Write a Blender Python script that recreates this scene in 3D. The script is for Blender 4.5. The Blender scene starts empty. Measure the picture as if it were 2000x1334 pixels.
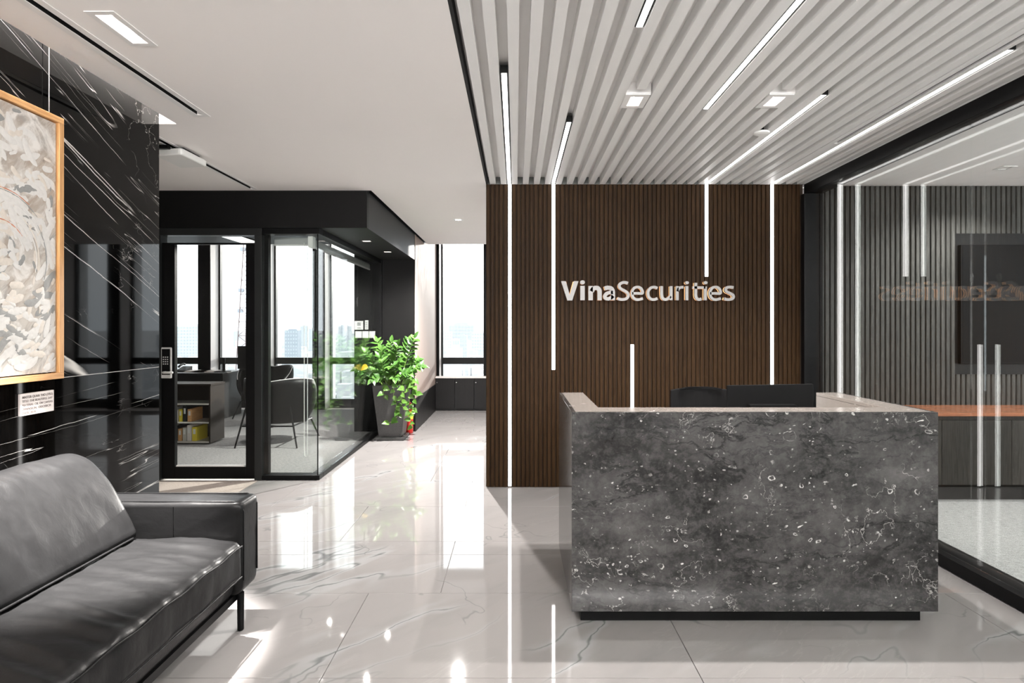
import bpy, bmesh, math, random
from mathutils import Vector, Matrix, noise as mnoise
random.seed(7)
C = bpy.context.scene.collection
sc = bpy.context.scene
PI = math.pi

# ---------------------------------------------------------------- camera, world, sun, exposure
F, CZ, CX, CY = 1160.0, 1.476, 1008.0, 640.0          # focal length in px of a 2000 px wide frame, eye height, vanishing point
cam = bpy.data.cameras.new('camera')
cam.sensor_width = 36.0
cam.lens = F / 2000.0 * 36.0
cam.shift_x = -(CX - 1000.0) / 2000.0
cam.shift_y = -(667.0 - CY) / 2000.0
cam.clip_end = 20000
cam.clip_start = 0.05
co = bpy.data.objects.new('camera', cam)
C.objects.link(co)
co.location = (0, 0, CZ)
co.rotation_euler = (PI / 2, 0, 0)
sc.camera = co

w = bpy.data.worlds.new('hazy_sky')
sc.world = w
w.use_nodes = True
wn, wl = w.node_tree.nodes, w.node_tree.links
bg = wn['Background']
tc = wn.new('ShaderNodeTexCoord')
sx = wn.new('ShaderNodeSeparateXYZ')
cr = wn.new('ShaderNodeValToRGB')
cr.color_ramp.elements[0].position = 0.0
cr.color_ramp.elements[0].color = (0.80, 0.86, 0.91, 1)
cr.color_ramp.elements[1].position = 0.16
cr.color_ramp.elements[1].color = (0.95, 0.98, 1.0, 1)
wl.new(tc.outputs['Generated'], sx.inputs[0])
wl.new(sx.outputs['Z'], cr.inputs[0])
wl.new(cr.outputs[0], bg.inputs[0])
bg.inputs[1].default_value = 2.6

sun = bpy.data.lights.new('sun', 'SUN')
sun.energy = 1.6
sun.angle = math.radians(1.5)
sun.color = (1.0, 0.93, 0.87)
so = bpy.data.objects.new('sun', sun)
C.objects.link(so)
so.location = (6, 40, 12)
so.rotation_euler = Vector((-0.26, -1.0, -0.16)).to_track_quat('-Z', 'Y').to_euler()

# area light added behind the viewer, aimed up to lift the ceiling brightness
ar = bpy.data.lights.new('added_rear_uplight', 'AREA')
ar.shape = 'RECTANGLE'
ar.size, ar.size_y = 8.0, 0.5
ar.energy = 520.0
ar.color = (1.0, 0.965, 0.945)
ao = bpy.data.objects.new('added_rear_uplight', ar)
C.objects.link(ao)
ao.location = (1.3, -2.25, 2.2)
ao.rotation_euler = Vector((0, 0.55, 0.83)).to_track_quat('-Z', 'Y').to_euler()

vs = sc.view_settings
vs.view_transform = 'Standard'
vs.look = 'None'
vs.exposure = 0.74
vs.gamma = 1.0
vs.use_curve_mapping = False
sc.cycles.caustics_reflective = False
sc.cycles.caustics_refractive = False
sc.cycles.max_bounces = 12
sc.cycles.diffuse_bounces = 5
sc.cycles.glossy_bounces = 6
sc.cycles.transparent_max_bounces = 32
sc.cycles.sample_clamp_indirect = 6.0
sc.cycles.use_denoising = True

SPOT_W = 75.0          # watts of one ordinary downlight
LED_E = 4.5             # radiance of the linear strips

# ---------------------------------------------------------------- materials
class NT:
    def __init__(s, name):
        s.m = bpy.data.materials.new(name)
        s.m.use_nodes = True
        s.n, s.l = s.m.node_tree.nodes, s.m.node_tree.links
        s.b = s.n['Principled BSDF']
        s.out = s.n['Material Output']
    def put(s, sock, v):
        if hasattr(v, 'is_linked') or hasattr(v, 'links'):
            s.l.new(v, sock)
        elif isinstance(v, tuple) and len(v) == 3 and len(sock.default_value) == 4:
            sock.default_value = (*v, 1)
        else:
            sock.default_value = v
    def pos(s, scale=(1, 1, 1), rot=(0, 0, 0), loc=(0, 0, 0)):
        g = s.n.new('ShaderNodeNewGeometry')
        mp = s.n.new('ShaderNodeMapping')
        mp.inputs['Scale'].default_value = scale
        if rot != (0, 0, 0) or True:
            r = s.n.new('ShaderNodeVectorRotate')
            r.rotation_type = 'EULER_XYZ'
            r.inputs['Rotation'].default_value = rot
            s.l.new(g.outputs['Position'], r.inputs['Vector'])
            s.l.new(r.outputs[0], mp.inputs[0])
        mp.inputs['Location'].default_value = loc
        return mp.outputs[0]
    def noise(s, vec, scale, detail=4, rough=0.5, dist=0.0, col=False):
        t = s.n.new('ShaderNodeTexNoise')
        s.l.new(vec, t.inputs['Vector'])
        t.inputs['Scale'].default_value = scale
        t.inputs['Detail'].default_value = detail
        t.inputs['Roughness'].default_value = rough
        t.inputs['Distortion'].default_value = dist
        return t.outputs['Color' if col else 'Fac']
    def voro(s, vec, scale, feature='F1', rand=1.0):
        t = s.n.new('ShaderNodeTexVoronoi')
        t.feature = feature
        s.l.new(vec, t.inputs['Vector'])
        t.inputs['Scale'].default_value = scale
        t.inputs['Randomness'].default_value = rand
        return t
    def math(s, op, a, b=0.0, clamp=False):
        t = s.n.new('ShaderNodeMath')
        t.operation = op
        t.use_clamp = clamp
        s.put(t.inputs[0], a)
        s.put(t.inputs[1], b)
        return t.outputs[0]
    def vmath(s, op, a, b):
        t = s.n.new('ShaderNodeVectorMath')
        t.operation = op
        s.put(t.inputs[0], a)
        s.put(t.inputs[1], b)
        return t.outputs[0]
    def rng(s, v, a, b, c=0.0, d=1.0, smooth=True):
        t = s.n.new('ShaderNodeMapRange')
        t.interpolation_type = 'SMOOTHSTEP' if smooth else 'LINEAR'
        s.put(t.inputs[0], v)
        for i, x in enumerate((a, b, c, d)):
            t.inputs[1 + i].default_value = x
        return t.outputs[0]
    def ridge(s, fac, width):
        return s.rng(s.math('ABSOLUTE', s.math('SUBTRACT', fac, 0.5)), 0.0, width, 1.0, 0.0)
    def mix(s, f, a, b):
        t = s.n.new('ShaderNodeMix')
        t.data_type = 'RGBA'
        s.put(t.inputs[0], f)
        s.put(t.inputs[6], a)
        s.put(t.inputs[7], b)
        return t.outputs[2]
    def bump(s, h, strength=0.3, dist=0.01):
        t = s.n.new('ShaderNodeBump')
        t.inputs['Strength'].default_value = strength
        t.inputs['Distance'].default_value = dist
        s.l.new(h, t.inputs['Height'])
        s.l.new(t.outputs[0], s.b.inputs['Normal'])
    def set(s, color=None, rough=None, metal=None, spec=None, coat=None, emit=None, estr=None):
        for k, v in (('Base Color', color), ('Roughness', rough), ('Metallic', metal), ('Specular IOR Level', spec),
                     ('Coat Weight', coat), ('Emission Color', emit), ('Emission Strength', estr)):
            if v is not None:
                s.put(s.b.inputs[k], v)
        return s

MAT = {}
def plain(name, color, rough=0.5, metal=0.0, var=0.06, scale=6.0, **kw):
    t = NT(name)
    f = t.noise(t.pos(), scale, 3)
    d = tuple(max(0, c * (1 - var)) for c in color)
    u = tuple(min(1, c * (1 + var)) for c in color)
    t.set(t.mix(f, d, u), rough, metal, **kw)
    MAT[name] = t.m
    return t.m

def emitter(name, color, strength):
    t = NT(name)
    t.set(color, 0.4, emit=color, estr=strength)
    MAT[name] = t.m

plain('ceiling_paint', (0.88, 0.85, 0.83), 0.7, var=0.02, scale=1.5)
plain('slat_white', (0.80, 0.795, 0.785), 0.45, var=0.02)
plain('upper_ceiling', (0.78, 0.77, 0.76), 0.7, var=0.02)
plain('white_metal', (0.80, 0.79, 0.78), 0.4, var=0.02)
plain('reflector_grey', (0.62, 0.60, 0.59), 0.3)
plain('white_plastic', (0.78, 0.78, 0.76), 0.4, var=0.02)
plain('black_paint', (0.0035, 0.0035, 0.0035), 0.5, var=0.2, spec=0.15)
plain('black_soffit', (0.018, 0.018, 0.0185), 0.5, var=0.15, spec=0.2)
plain('black_metal', (0.0035, 0.0035, 0.0038), 0.35, var=0.1, spec=0.12)
plain('black_slot', (0.004, 0.004, 0.004), 0.8)
plain('dark_trim', (0.014, 0.0148, 0.015), 0.4, spec=0.2)
plain('back_wall', (0.45, 0.44, 0.43), 0.6)
plain('side_wall', (0.60, 0.58, 0.56), 0.6)
plain('grey_end', (0.16, 0.17, 0.165), 0.7)
plain('chrome', (0.8, 0.8, 0.8), 0.18, 1.0, var=0.02)
plain('steel', (0.30, 0.295, 0.29), 0.42, 0.25, var=0.05, spec=0.3)
plain('fabric_grey', (0.33, 0.34, 0.34), 0.8)
plain('red_paint', (0.62, 0.02, 0.015), 0.3)
plain('yellow_print', (0.75, 0.60, 0.05), 0.5)
plain('paper', (0.72, 0.66, 0.63), 0.7, var=0.03)
plain('ink', (0.13, 0.10, 0.09), 0.7)
plain('pale_board', (0.55, 0.53, 0.48), 0.6)
plain('dark_board', (0.020, 0.014, 0.010), 0.6, spec=0.12)
plain('monitor_black', (0.0045, 0.0045, 0.0048), 0.5, var=0.1, scale=80, spec=0.10)
plain('mesh_black', (0.010, 0.010, 0.0105), 0.8, var=0.3, scale=200, spec=0.08)
plain('soil', (0.02, 0.014, 0.01), 0.9)
plain('stem_green', (0.13, 0.22, 0.04), 0.5)
plain('vine_green', (0.22, 0.34, 0.06), 0.5)
plain('aluminium', (0.55, 0.54, 0.53), 0.4)
plain('reveal', (0.70, 0.655, 0.63), 0.6, var=0.02)
plain('fin_white', (0.82, 0.81, 0.80), 0.6, var=0.02)
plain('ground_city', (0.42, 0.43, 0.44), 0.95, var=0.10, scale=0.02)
plain('mast_red', (0.12, 0.085, 0.085), 0.7)
plain('hazed_tower_window', (0.33, 0.365, 0.395), 0.5)  # low window contrast, haze mixed into the colour
emitter('led', (1.0, 0.98, 0.96), LED_E)
emitter('lamp_lens', (1.0, 0.93, 0.86), 22.0)
emitter('cove_led', (1.0, 0.95, 0.91), 90.0)
emitter('office_panel', (1.0, 0.97, 0.94), 1.1)
emitter('halo_light', (1.0, 0.52, 0.24), 1.1)

def m_floor():
    t = NT('white_marble')
    r = (0, 0, math.radians(-42))
    p = t.pos(rot=r)
    warp = t.noise(p, 1.6, 5, 0.55, col=True)
    pv = t.vmath('ADD', p, t.vmath('SCALE', t.vmath('SUBTRACT', warp, (0.5, 0.5, 0.5)), (0, 0, 0)))
    sc_ = pv.node
    sc_.operation = 'ADD'
    # scaled warp
    s2 = t.n.new('ShaderNodeVectorMath'); s2.operation = 'MULTIPLY_ADD'
    t.l.new(warp, s2.inputs[0]); s2.inputs[1].default_value = (0.20, 0.20, 0.0); t.l.new(p, s2.inputs[2])
    v = s2.outputs[0]
    mp = t.n.new('ShaderNodeMapping'); mp.inputs['Scale'].default_value = (0.42, 1.5, 1)
    t.l.new(v, mp.inputs[0])
    n1 = t.noise(mp.outputs[0], 1.25, 3, 0.5)
    mask1 = t.rng(t.noise(p, 0.9, 2), 0.47, 0.60)
    v1 = t.math('MULTIPLY', t.ridge(n1, 0.007), mask1)
    halo = t.math('MULTIPLY', t.ridge(n1, 0.045), mask1)
    mp2 = t.n.new('ShaderNodeMapping'); mp2.inputs['Scale'].default_value = (0.8, 4.2, 1); mp2.inputs['Location'].default_value = (3, 7, 0)
    t.l.new(v, mp2.inputs[0])
    n2 = t.noise(mp2.outputs[0], 1.7, 5, 0.6)
    mask2 = t.rng(t.noise(t.pos(loc=(5, 2, 0), rot=r), 1.1, 3), 0.49, 0.62)
    v2 = t.math('MULTIPLY', t.ridge(n2, 0.016), mask2)
    mp3 = t.n.new('ShaderNodeMapping'); mp3.inputs['Scale'].default_value = (1.3, 1.0, 1); mp3.inputs['Location'].default_value = (13, 3, 0)
    t.l.new(v, mp3.inputs[0])
    n3 = t.noise(mp3.outputs[0], 0.9, 4, 0.55)
    v3 = t.math('MULTIPLY', t.ridge(n3, 0.006), t.rng(t.noise(p, 1.7, 2), 0.50, 0.58))
    cloud = t.rng(t.noise(mp.outputs[0], 2.2, 6, 0.6), 0.45, 0.8)
    base = t.mix(cloud, (0.275, 0.262, 0.256), (0.236, 0.228, 0.223))
    c = t.mix(t.math('MULTIPLY', halo, 0.55), base, (0.36, 0.37, 0.37))
    c = t.mix(t.math('MULTIPLY', v1, 0.85), c, (0.12, 0.125, 0.125))
    c = t.mix(t.math('MULTIPLY', v2, 0.7), c, (0.30, 0.29, 0.28))
    c = t.mix(t.math('MULTIPLY', v3, 0.65), c, (0.16, 0.16, 0.16))
    t.set(c, 0.035, spec=0.62)
    MAT['white_marble'] = t.m
m_floor()

def m_black(name, ang, off):
    t = NT(name)
    r = (math.radians(ang), 0, 0)
    p = t.pos(rot=r, loc=off)
    warp = t.noise(p, 2.2, 5, 0.6, col=True)
    s2 = t.n.new('ShaderNodeVectorMath'); s2.operation = 'MULTIPLY_ADD'
    t.l.new(warp, s2.inputs[0]); s2.inputs[1].default_value = (0, 0.10, 0.035); t.l.new(p, s2.inputs[2])
    v = s2.outputs[0]
    def layer(scy, scz, s, wdt, mlo, mhi, loc, det=3):
        mp = t.n.new('ShaderNodeMapping'); mp.inputs['Scale'].default_value = (0.0, scy, scz); mp.inputs['Location'].default_value = loc
        t.l.new(v, mp.inputs[0])
        n = t.noise(mp.outputs[0], s, det, 0.55)
        mk = t.rng(t.noise(t.pos(loc=loc), 2.4, 3), mlo, mhi)
        return t.math('MULTIPLY', t.ridge(n, wdt), mk)
    a = layer(0.09, 2.3, 1.4, 0.0036, 0.44, 0.56, (1, 2, 3), 2)
    b = layer(0.12, 4.2, 1.9, 0.0026, 0.44, 0.56, (4, 9, 1), 3)
    c_ = layer(1.8, 2.6, 2.0, 0.0025, 0.52, 0.62, (7, 3, 8), 5)
    d = layer(1.2, 5.0, 4.0, 0.012, 0.60, 0.70, (2, 5, 6), 5)
    cl = t.rng(t.noise(p, 5, 6, 0.65), 0.4, 0.8)
    c = t.mix(cl, (0.0008, 0.0008, 0.0008), (0.0036, 0.0034, 0.0032))
    vv = t.math('MAXIMUM', t.math('MAXIMUM', a, t.math('MULTIPLY', b, 0.75)), t.math('MAXIMUM', t.math('MULTIPLY', c_, 0.5), t.math('MULTIPLY', d, 0.8)))
    c = t.mix(vv, c, (0.62, 0.60, 0.57))
    t.set(c, 0.03, spec=0.2)
    MAT[name] = t.m
m_black('black_marble_upper', 25, (0, 0.3, 0.2))
m_black('black_marble_lower', -4, (0, 1.7, 3.1))

def m_stone(name, tint):
    t = NT(name)
    p = t.pos()
    warp = t.noise(p, 2.6, 6, 0.6, col=True)
    s2 = t.n.new('ShaderNodeVectorMath'); s2.operation = 'MULTIPLY_ADD'
    t.l.new(warp, s2.inputs[0]); s2.inputs[1].default_value = (0.22, 0.22, 0.22); t.l.new(p, s2.inputs[2])
    v = s2.outputs[0]
    big = t.noise(t.pos(rot=(0, math.radians(20), 0), scale=(0.8, 1, 1.5)), 2.0, 8, 0.62, 0.4)
    fine = t.noise(p, 26, 6, 0.7)
    base = t.mix(t.rng(big, 0.32, 0.70), (0.011, 0.0108, 0.0110), (0.068, 0.0670, 0.0665))
    base = t.mix(t.rng(fine, 0.35, 0.75, 0.0, 0.55), base, (0.105, 0.1035, 0.102))
    mpd = t.n.new('ShaderNodeMapping'); mpd.inputs['Scale'].default_value = (0.9, 0.9, 2.6); mpd.inputs['Rotation'].default_value = (0, math.radians(18), 0)
    t.l.new(v, mpd.inputs[0])
    dark = t.ridge(t.noise(mpd.outputs[0], 2.2, 6, 0.65), 0.022)
    c = t.mix(t.math('MULTIPLY', dark, 0.5), base, (0.018, 0.018, 0.019))
    mpe = t.n.new('ShaderNodeMapping'); mpe.inputs['Scale'].default_value = (0.55, 0.55, 1.9); mpe.inputs['Rotation'].default_value = (0, math.radians(22), 0); mpe.inputs['Location'].default_value = (4, 2, 7)
    t.l.new(v, mpe.inputs[0])
    flow = t.noise(mpe.outputs[0], 1.5, 7, 0.6)
    c = t.mix(t.math('MULTIPLY', t.ridge(flow, 0.014), 0.65), c, (0.008, 0.008, 0.0085))
    c = t.mix(t.rng(flow, 0.56, 0.72, 0.0, 0.35), c, (0.17, 0.167, 0.164))
    # scattered shell rings and discs
    for sc_, seed, thr, r0, wd, amt in ((15, 1.3, 0.80, 0.26, 0.06, 0.85), (26, 4.1, 0.72, 0.24, 0.10, 0.85), (48, 8.7, 0.78, 0.20, 0.20, 0.75), (8.5, 2.9, 0.86, 0.30, 0.03, 0.6)):
        s3 = t.n.new('ShaderNodeVectorMath'); s3.operation = 'MULTIPLY_ADD'
        t.l.new(warp, s3.inputs[0]); s3.inputs[1].default_value = (0.20, 0.20, 0.20)
        t.l.new(t.pos(loc=(seed, seed * 2, seed * 3), scale=(1, 1, 1.25)), s3.inputs[2])
        vo = t.voro(s3.outputs[0], sc_)
        rnd = t.n.new('ShaderNodeSeparateXYZ')
        t.l.new(vo.outputs['Color'], rnd.inputs[0])
        rad = t.math('MULTIPLY', rnd.outputs['Y'], r0)
        ring = t.rng(t.math('ABSOLUTE', t.math('SUBTRACT', vo.outputs['Distance'], rad)), 0.0, wd, 1.0, 0.0)
        on = t.math('GREATER_THAN', rnd.outputs['X'], thr)
        patch = t.rng(t.noise(t.pos(loc=(seed, 0, seed)), 2.8, 3), 0.40, 0.60)
        br = t.rng(t.noise(p, 30, 3), 0.35, 0.6)
        k = t.math('MULTIPLY', t.math('MULTIPLY', ring, on), t.math('MULTIPLY', t.math('MULTIPLY', patch, br), amt))
        c = t.mix(k, c, (0.62, 0.61, 0.59))
    # fine white veins and shards
    th = t.math('MULTIPLY', t.ridge(t.noise(v, 5.2, 4, 0.6), 0.007), t.rng(t.noise(t.pos(loc=(3, 1, 5)), 3.0, 3), 0.50, 0.62))
    c = t.mix(t.math('MULTIPLY', th, 0.55), c, (0.55, 0.54, 0.52))
    sh = t.rng(t.noise(t.pos(rot=(0, 0.4, 0), scale=(1, 1, 2.2), loc=(9, 4, 1)), 11, 2, 0.5, 0.8), 0.735, 0.765)
    c = t.mix(t.math('MULTIPLY', sh, 0.8), c, (0.70, 0.69, 0.67))
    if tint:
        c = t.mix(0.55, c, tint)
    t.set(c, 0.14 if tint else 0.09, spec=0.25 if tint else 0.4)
    MAT[name] = t.m
m_stone('grey_fossil_stone', None)
m_stone('beige_lit_fossil_stone', (0.40, 0.355, 0.32))  # beige stone lightened; downlight on the top ledge is mixed into the colour

def m_wood(name, dark, light, stretch=(14, 14, 0.7), rough=0.38, scale=9.0, spec=0.25):
    t = NT(name)
    oi = t.n.new('ShaderNodeObjectInfo')
    p = t.pos(scale=stretch)
    off = t.n.new('ShaderNodeVectorMath'); off.operation = 'MULTIPLY_ADD'
    off.inputs[1].default_value = (9, 9, 9)
    t.l.new(oi.outputs['Random'], off.inputs[0]); t.l.new(p, off.inputs[2])
    f = t.noise(off.outputs[0], scale, 5, 0.6, 0.6)
    c = t.mix(t.rng(f, 0.3, 0.7), dark, light)
    hv = t.n.new('ShaderNodeHueSaturation')
    t.put(hv.inputs['Value'], t.rng(oi.outputs['Random'], 0, 1, 0.85, 1.15, False))
    t.l.new(c, hv.inputs['Color'])
    t.set(hv.outputs[0], t.rng(f, 0.2, 0.8, rough * 0.85, rough * 1.25), spec=spec)
    t.bump(f, 0.15, 0.002)
    MAT[name] = t.m
m_wood('walnut', (0.022, 0.0105, 0.0038), (0.044, 0.0235, 0.0100), rough=0.5, spec=0.10)
m_wood('walnut_base', (0.022, 0.014, 0.008), (0.035, 0.022, 0.013), rough=0.6)
m_wood('smoked_oak', (0.040, 0.040, 0.037), (0.080, 0.079, 0.074))
m_wood('smoked_base', (0.010, 0.010, 0.009), (0.016, 0.015, 0.014), rough=0.6)
m_wood('credenza_top_wood', (0.22, 0.085, 0.045), (0.34, 0.14, 0.075), (0.8, 14, 14), 0.22)
m_wood('credenza_front_wood', (0.020, 0.019, 0.017), (0.040, 0.037, 0.033))
m_wood('honey_wood', (0.52, 0.27, 0.11), (0.70, 0.40, 0.18), (14, 0.8, 14), 0.45)
m_wood('honey_wood_upright', (0.52, 0.27, 0.11), (0.70, 0.40, 0.18), (14, 14, 0.8), 0.45)
m_wood('pale_wood_wall', (0.29, 0.222, 0.19), (0.36, 0.282, 0.245), (6, 6, 0.4), 0.6)
m_wood('black_wood', (0.005, 0.005, 0.0052), (0.011, 0.0105, 0.0105))

def m_carpet(name, a, b):
    t = NT(name)
    p = t.pos(rot=(0, 0, 0.5), scale=(3.5, 26, 1))
    f = t.noise(p, 6, 6, 0.8)
    f2 = t.noise(t.pos(), 160, 2)
    c = t.mix(t.rng(t.math('ADD', t.math('MULTIPLY', f, 0.65), t.math('MULTIPLY', f2, 0.35)), 0.35, 0.65), a, b)
    t.set(c, 0.95, spec=0.1)
    t.bump(f2, 0.5, 0.004)
    MAT[name] = t.m
m_carpet('carpet_grey', (0.07, 0.069, 0.068), (0.27, 0.266, 0.263))
m_carpet('carpet_light', (0.14, 0.14, 0.14), (0.48, 0.478, 0.476))
m_carpet('carpet_beige', (0.30, 0.255, 0.225), (0.46, 0.40, 0.36))

def m_leather(name, col, rough, bumpy=0.25, spec=0.18):
    t = NT(name)
    p = t.pos()
    f = t.noise(p, 120, 4, 0.7)
    g = t.noise(t.pos(scale=(1.2, 3.2, 2.0)), 7, 5, 0.6, 0.5)
    c = t.mix(g, tuple(x * 0.8 for x in col), tuple(x * 1.25 for x in col))
    t.set(c, t.rng(g, 0.2, 0.8, rough * 0.85, rough * 1.15), spec=spec)
    h = t.math('ADD', t.math('MULTIPLY', f, 0.12), g)
    t.bump(h, bumpy, 0.012)
    MAT[name] = t.m
m_leather('leather', (0.0072, 0.0072, 0.0074), 0.34, 0.12, 0.15)
m_leather('chair_leather', (0.0028, 0.0028, 0.003), 0.5, 0.04, 0.12)

def m_granite():
    t = NT('pot_stone')
    p = t.pos()
    f = t.noise(p, 300, 2, 0.5)
    g = t.noise(t.pos(scale=(3, 3, 0.6)), 4, 4)
    c = t.mix(t.rng(f, 0.60, 0.72), t.mix(g, (0.022, 0.021, 0.021), (0.060, 0.058, 0.058)), (0.22, 0.22, 0.22))
    t.set(c, 0.42)
    MAT['pot_stone'] = t.m
m_granite()

def m_leaf(name, a, b):
    t = NT(name)
    oi = t.n.new('ShaderNodeObjectInfo')
    f = t.math('ADD', t.math('MULTIPLY', oi.outputs['Random'], 0.7), t.math('MULTIPLY', t.noise(t.pos(), 40, 2), 0.3))
    c = t.mix(f, a, b)
    t.set(c, 0.30, spec=0.5)
    tr = t.n.new('ShaderNodeBsdfTranslucent')
    t.l.new(c, tr.inputs[0])
    mx = t.n.new('ShaderNodeMixShader')
    mx.inputs[0].default_value = 0.24
    t.l.new(t.b.outputs[0], mx.inputs[1]); t.l.new(tr.outputs[0], mx.inputs[2])
    t.l.new(mx.outputs[0], t.out.inputs[0])
    MAT[name] = t.m
m_leaf('leaf_green', (0.020, 0.078, 0.010), (0.105, 0.235, 0.042))
m_leaf('vine_leaf', (0.045, 0.14, 0.015), (0.15, 0.30, 0.055))
m_leaf('leaf_yellow', (0.60, 0.42, 0.03), (0.60, 0.42, 0.03))

def m_glass(name, tint, base=0.035, gain=0.75):
    t = NT(name)
    t.n.remove(t.b)
    lw = t.n.new('ShaderNodeLayerWeight')
    lw.inputs['Blend'].default_value = 0.5
    f5 = t.math('POWER', lw.outputs['Facing'], 5.0)
    fac = t.math('ADD', t.math('MULTIPLY', f5, gain), base, True)
    tr = t.n.new('ShaderNodeBsdfTransparent'); tr.inputs[0].default_value = (*tint, 1)
    gl = t.n.new('ShaderNodeBsdfGlossy'); gl.inputs['Roughness'].default_value = 0.0
    gl.inputs[0].default_value = (1, 1, 1, 1)
    mx = t.n.new('ShaderNodeMixShader')
    t.l.new(fac, mx.inputs[0]); t.l.new(tr.outputs[0], mx.inputs[1]); t.l.new(gl.outputs[0], mx.inputs[2])
    t.l.new(mx.outputs[0], t.out.inputs[0])
    MAT[name] = t.m
m_glass('glass', (0.985, 0.995, 0.99))
m_glass('office_glass', (0.985, 0.995, 0.99), 0.013, 0.6)
m_glass('window_glass', (0.98, 0.99, 0.99), 0.03)
m_glass('bottle_glass', (0.93, 0.95, 0.95), 0.06)

def m_canvas():
    t = NT('canvas_paint')
    p = t.pos()
    n1 = t.noise(t.pos(scale=(1, 1.3, 1)), 5, 7, 0.6, 1.2)
    n2 = t.noise(t.pos(rot=(0.7, 0, 0), scale=(1, 6, 1.4), loc=(0, 3, 1)), 4, 6, 0.65, 0.8)
    n3 = t.noise(t.pos(loc=(0, 8, 2)), 2.4, 4, 0.5, 0.8)
    c = t.mix(t.rng(n3, 0.35, 0.65), (0.30, 0.31, 0.31), (0.40, 0.33, 0.27))
    c = t.mix(t.rng(n2, 0.40, 0.62), c, (0.52, 0.48, 0.43))
    c = t.mix(t.rng(n1, 0.50, 0.66), c, (0.74, 0.71, 0.67))
    c = t.mix(t.rng(n1, 0.34, 0.24, 0, 0.8), c, (0.13, 0.115, 0.10))
    t.set(c, 0.6)
    t.bump(n2, 0.4, 0.006)
    MAT['canvas_paint'] = t.m
m_canvas()
plain('impasto_white', (0.68, 0.66, 0.63), 0.55, var=0.12, scale=60)
plain('impasto_cream', (0.66, 0.60, 0.53), 0.55, var=0.15, scale=60)
plain('impasto_grey', (0.28, 0.28, 0.27), 0.55, var=0.25, scale=60)
plain('impasto_rust', (0.55, 0.20, 0.11), 0.6)

def m_hazed_city(name, a, b):  # pale bluish building colours have the distance haze painted in
    t = NT(name)
    p = t.pos()
    f = t.noise(p, 0.03, 3)
    vo = t.voro(t.pos(scale=(0.12, 0.12, 0.3)), 1.0)
    sp = t.n.new('ShaderNodeSeparateXYZ'); t.l.new(vo.outputs['Color'], sp.inputs[0])
    c = t.mix(t.math('ADD', t.math('MULTIPLY', f, 0.4), t.math('MULTIPLY', sp.outputs['X'], 0.6)), a, b)
    t.set(c, 0.9, spec=0.1)
    MAT[name] = t.m
m_hazed_city('city_house', (0.36, 0.385, 0.41), (0.54, 0.54, 0.54))
m_hazed_city('hazed_tower_pale', (0.40, 0.43, 0.455), (0.45, 0.475, 0.495))
m_hazed_city('hazed_tower_grey', (0.25, 0.28, 0.315), (0.30, 0.325, 0.36))
m_hazed_city('hazed_tower_white', (0.36, 0.38, 0.395), (0.40, 0.41, 0.42))

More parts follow.
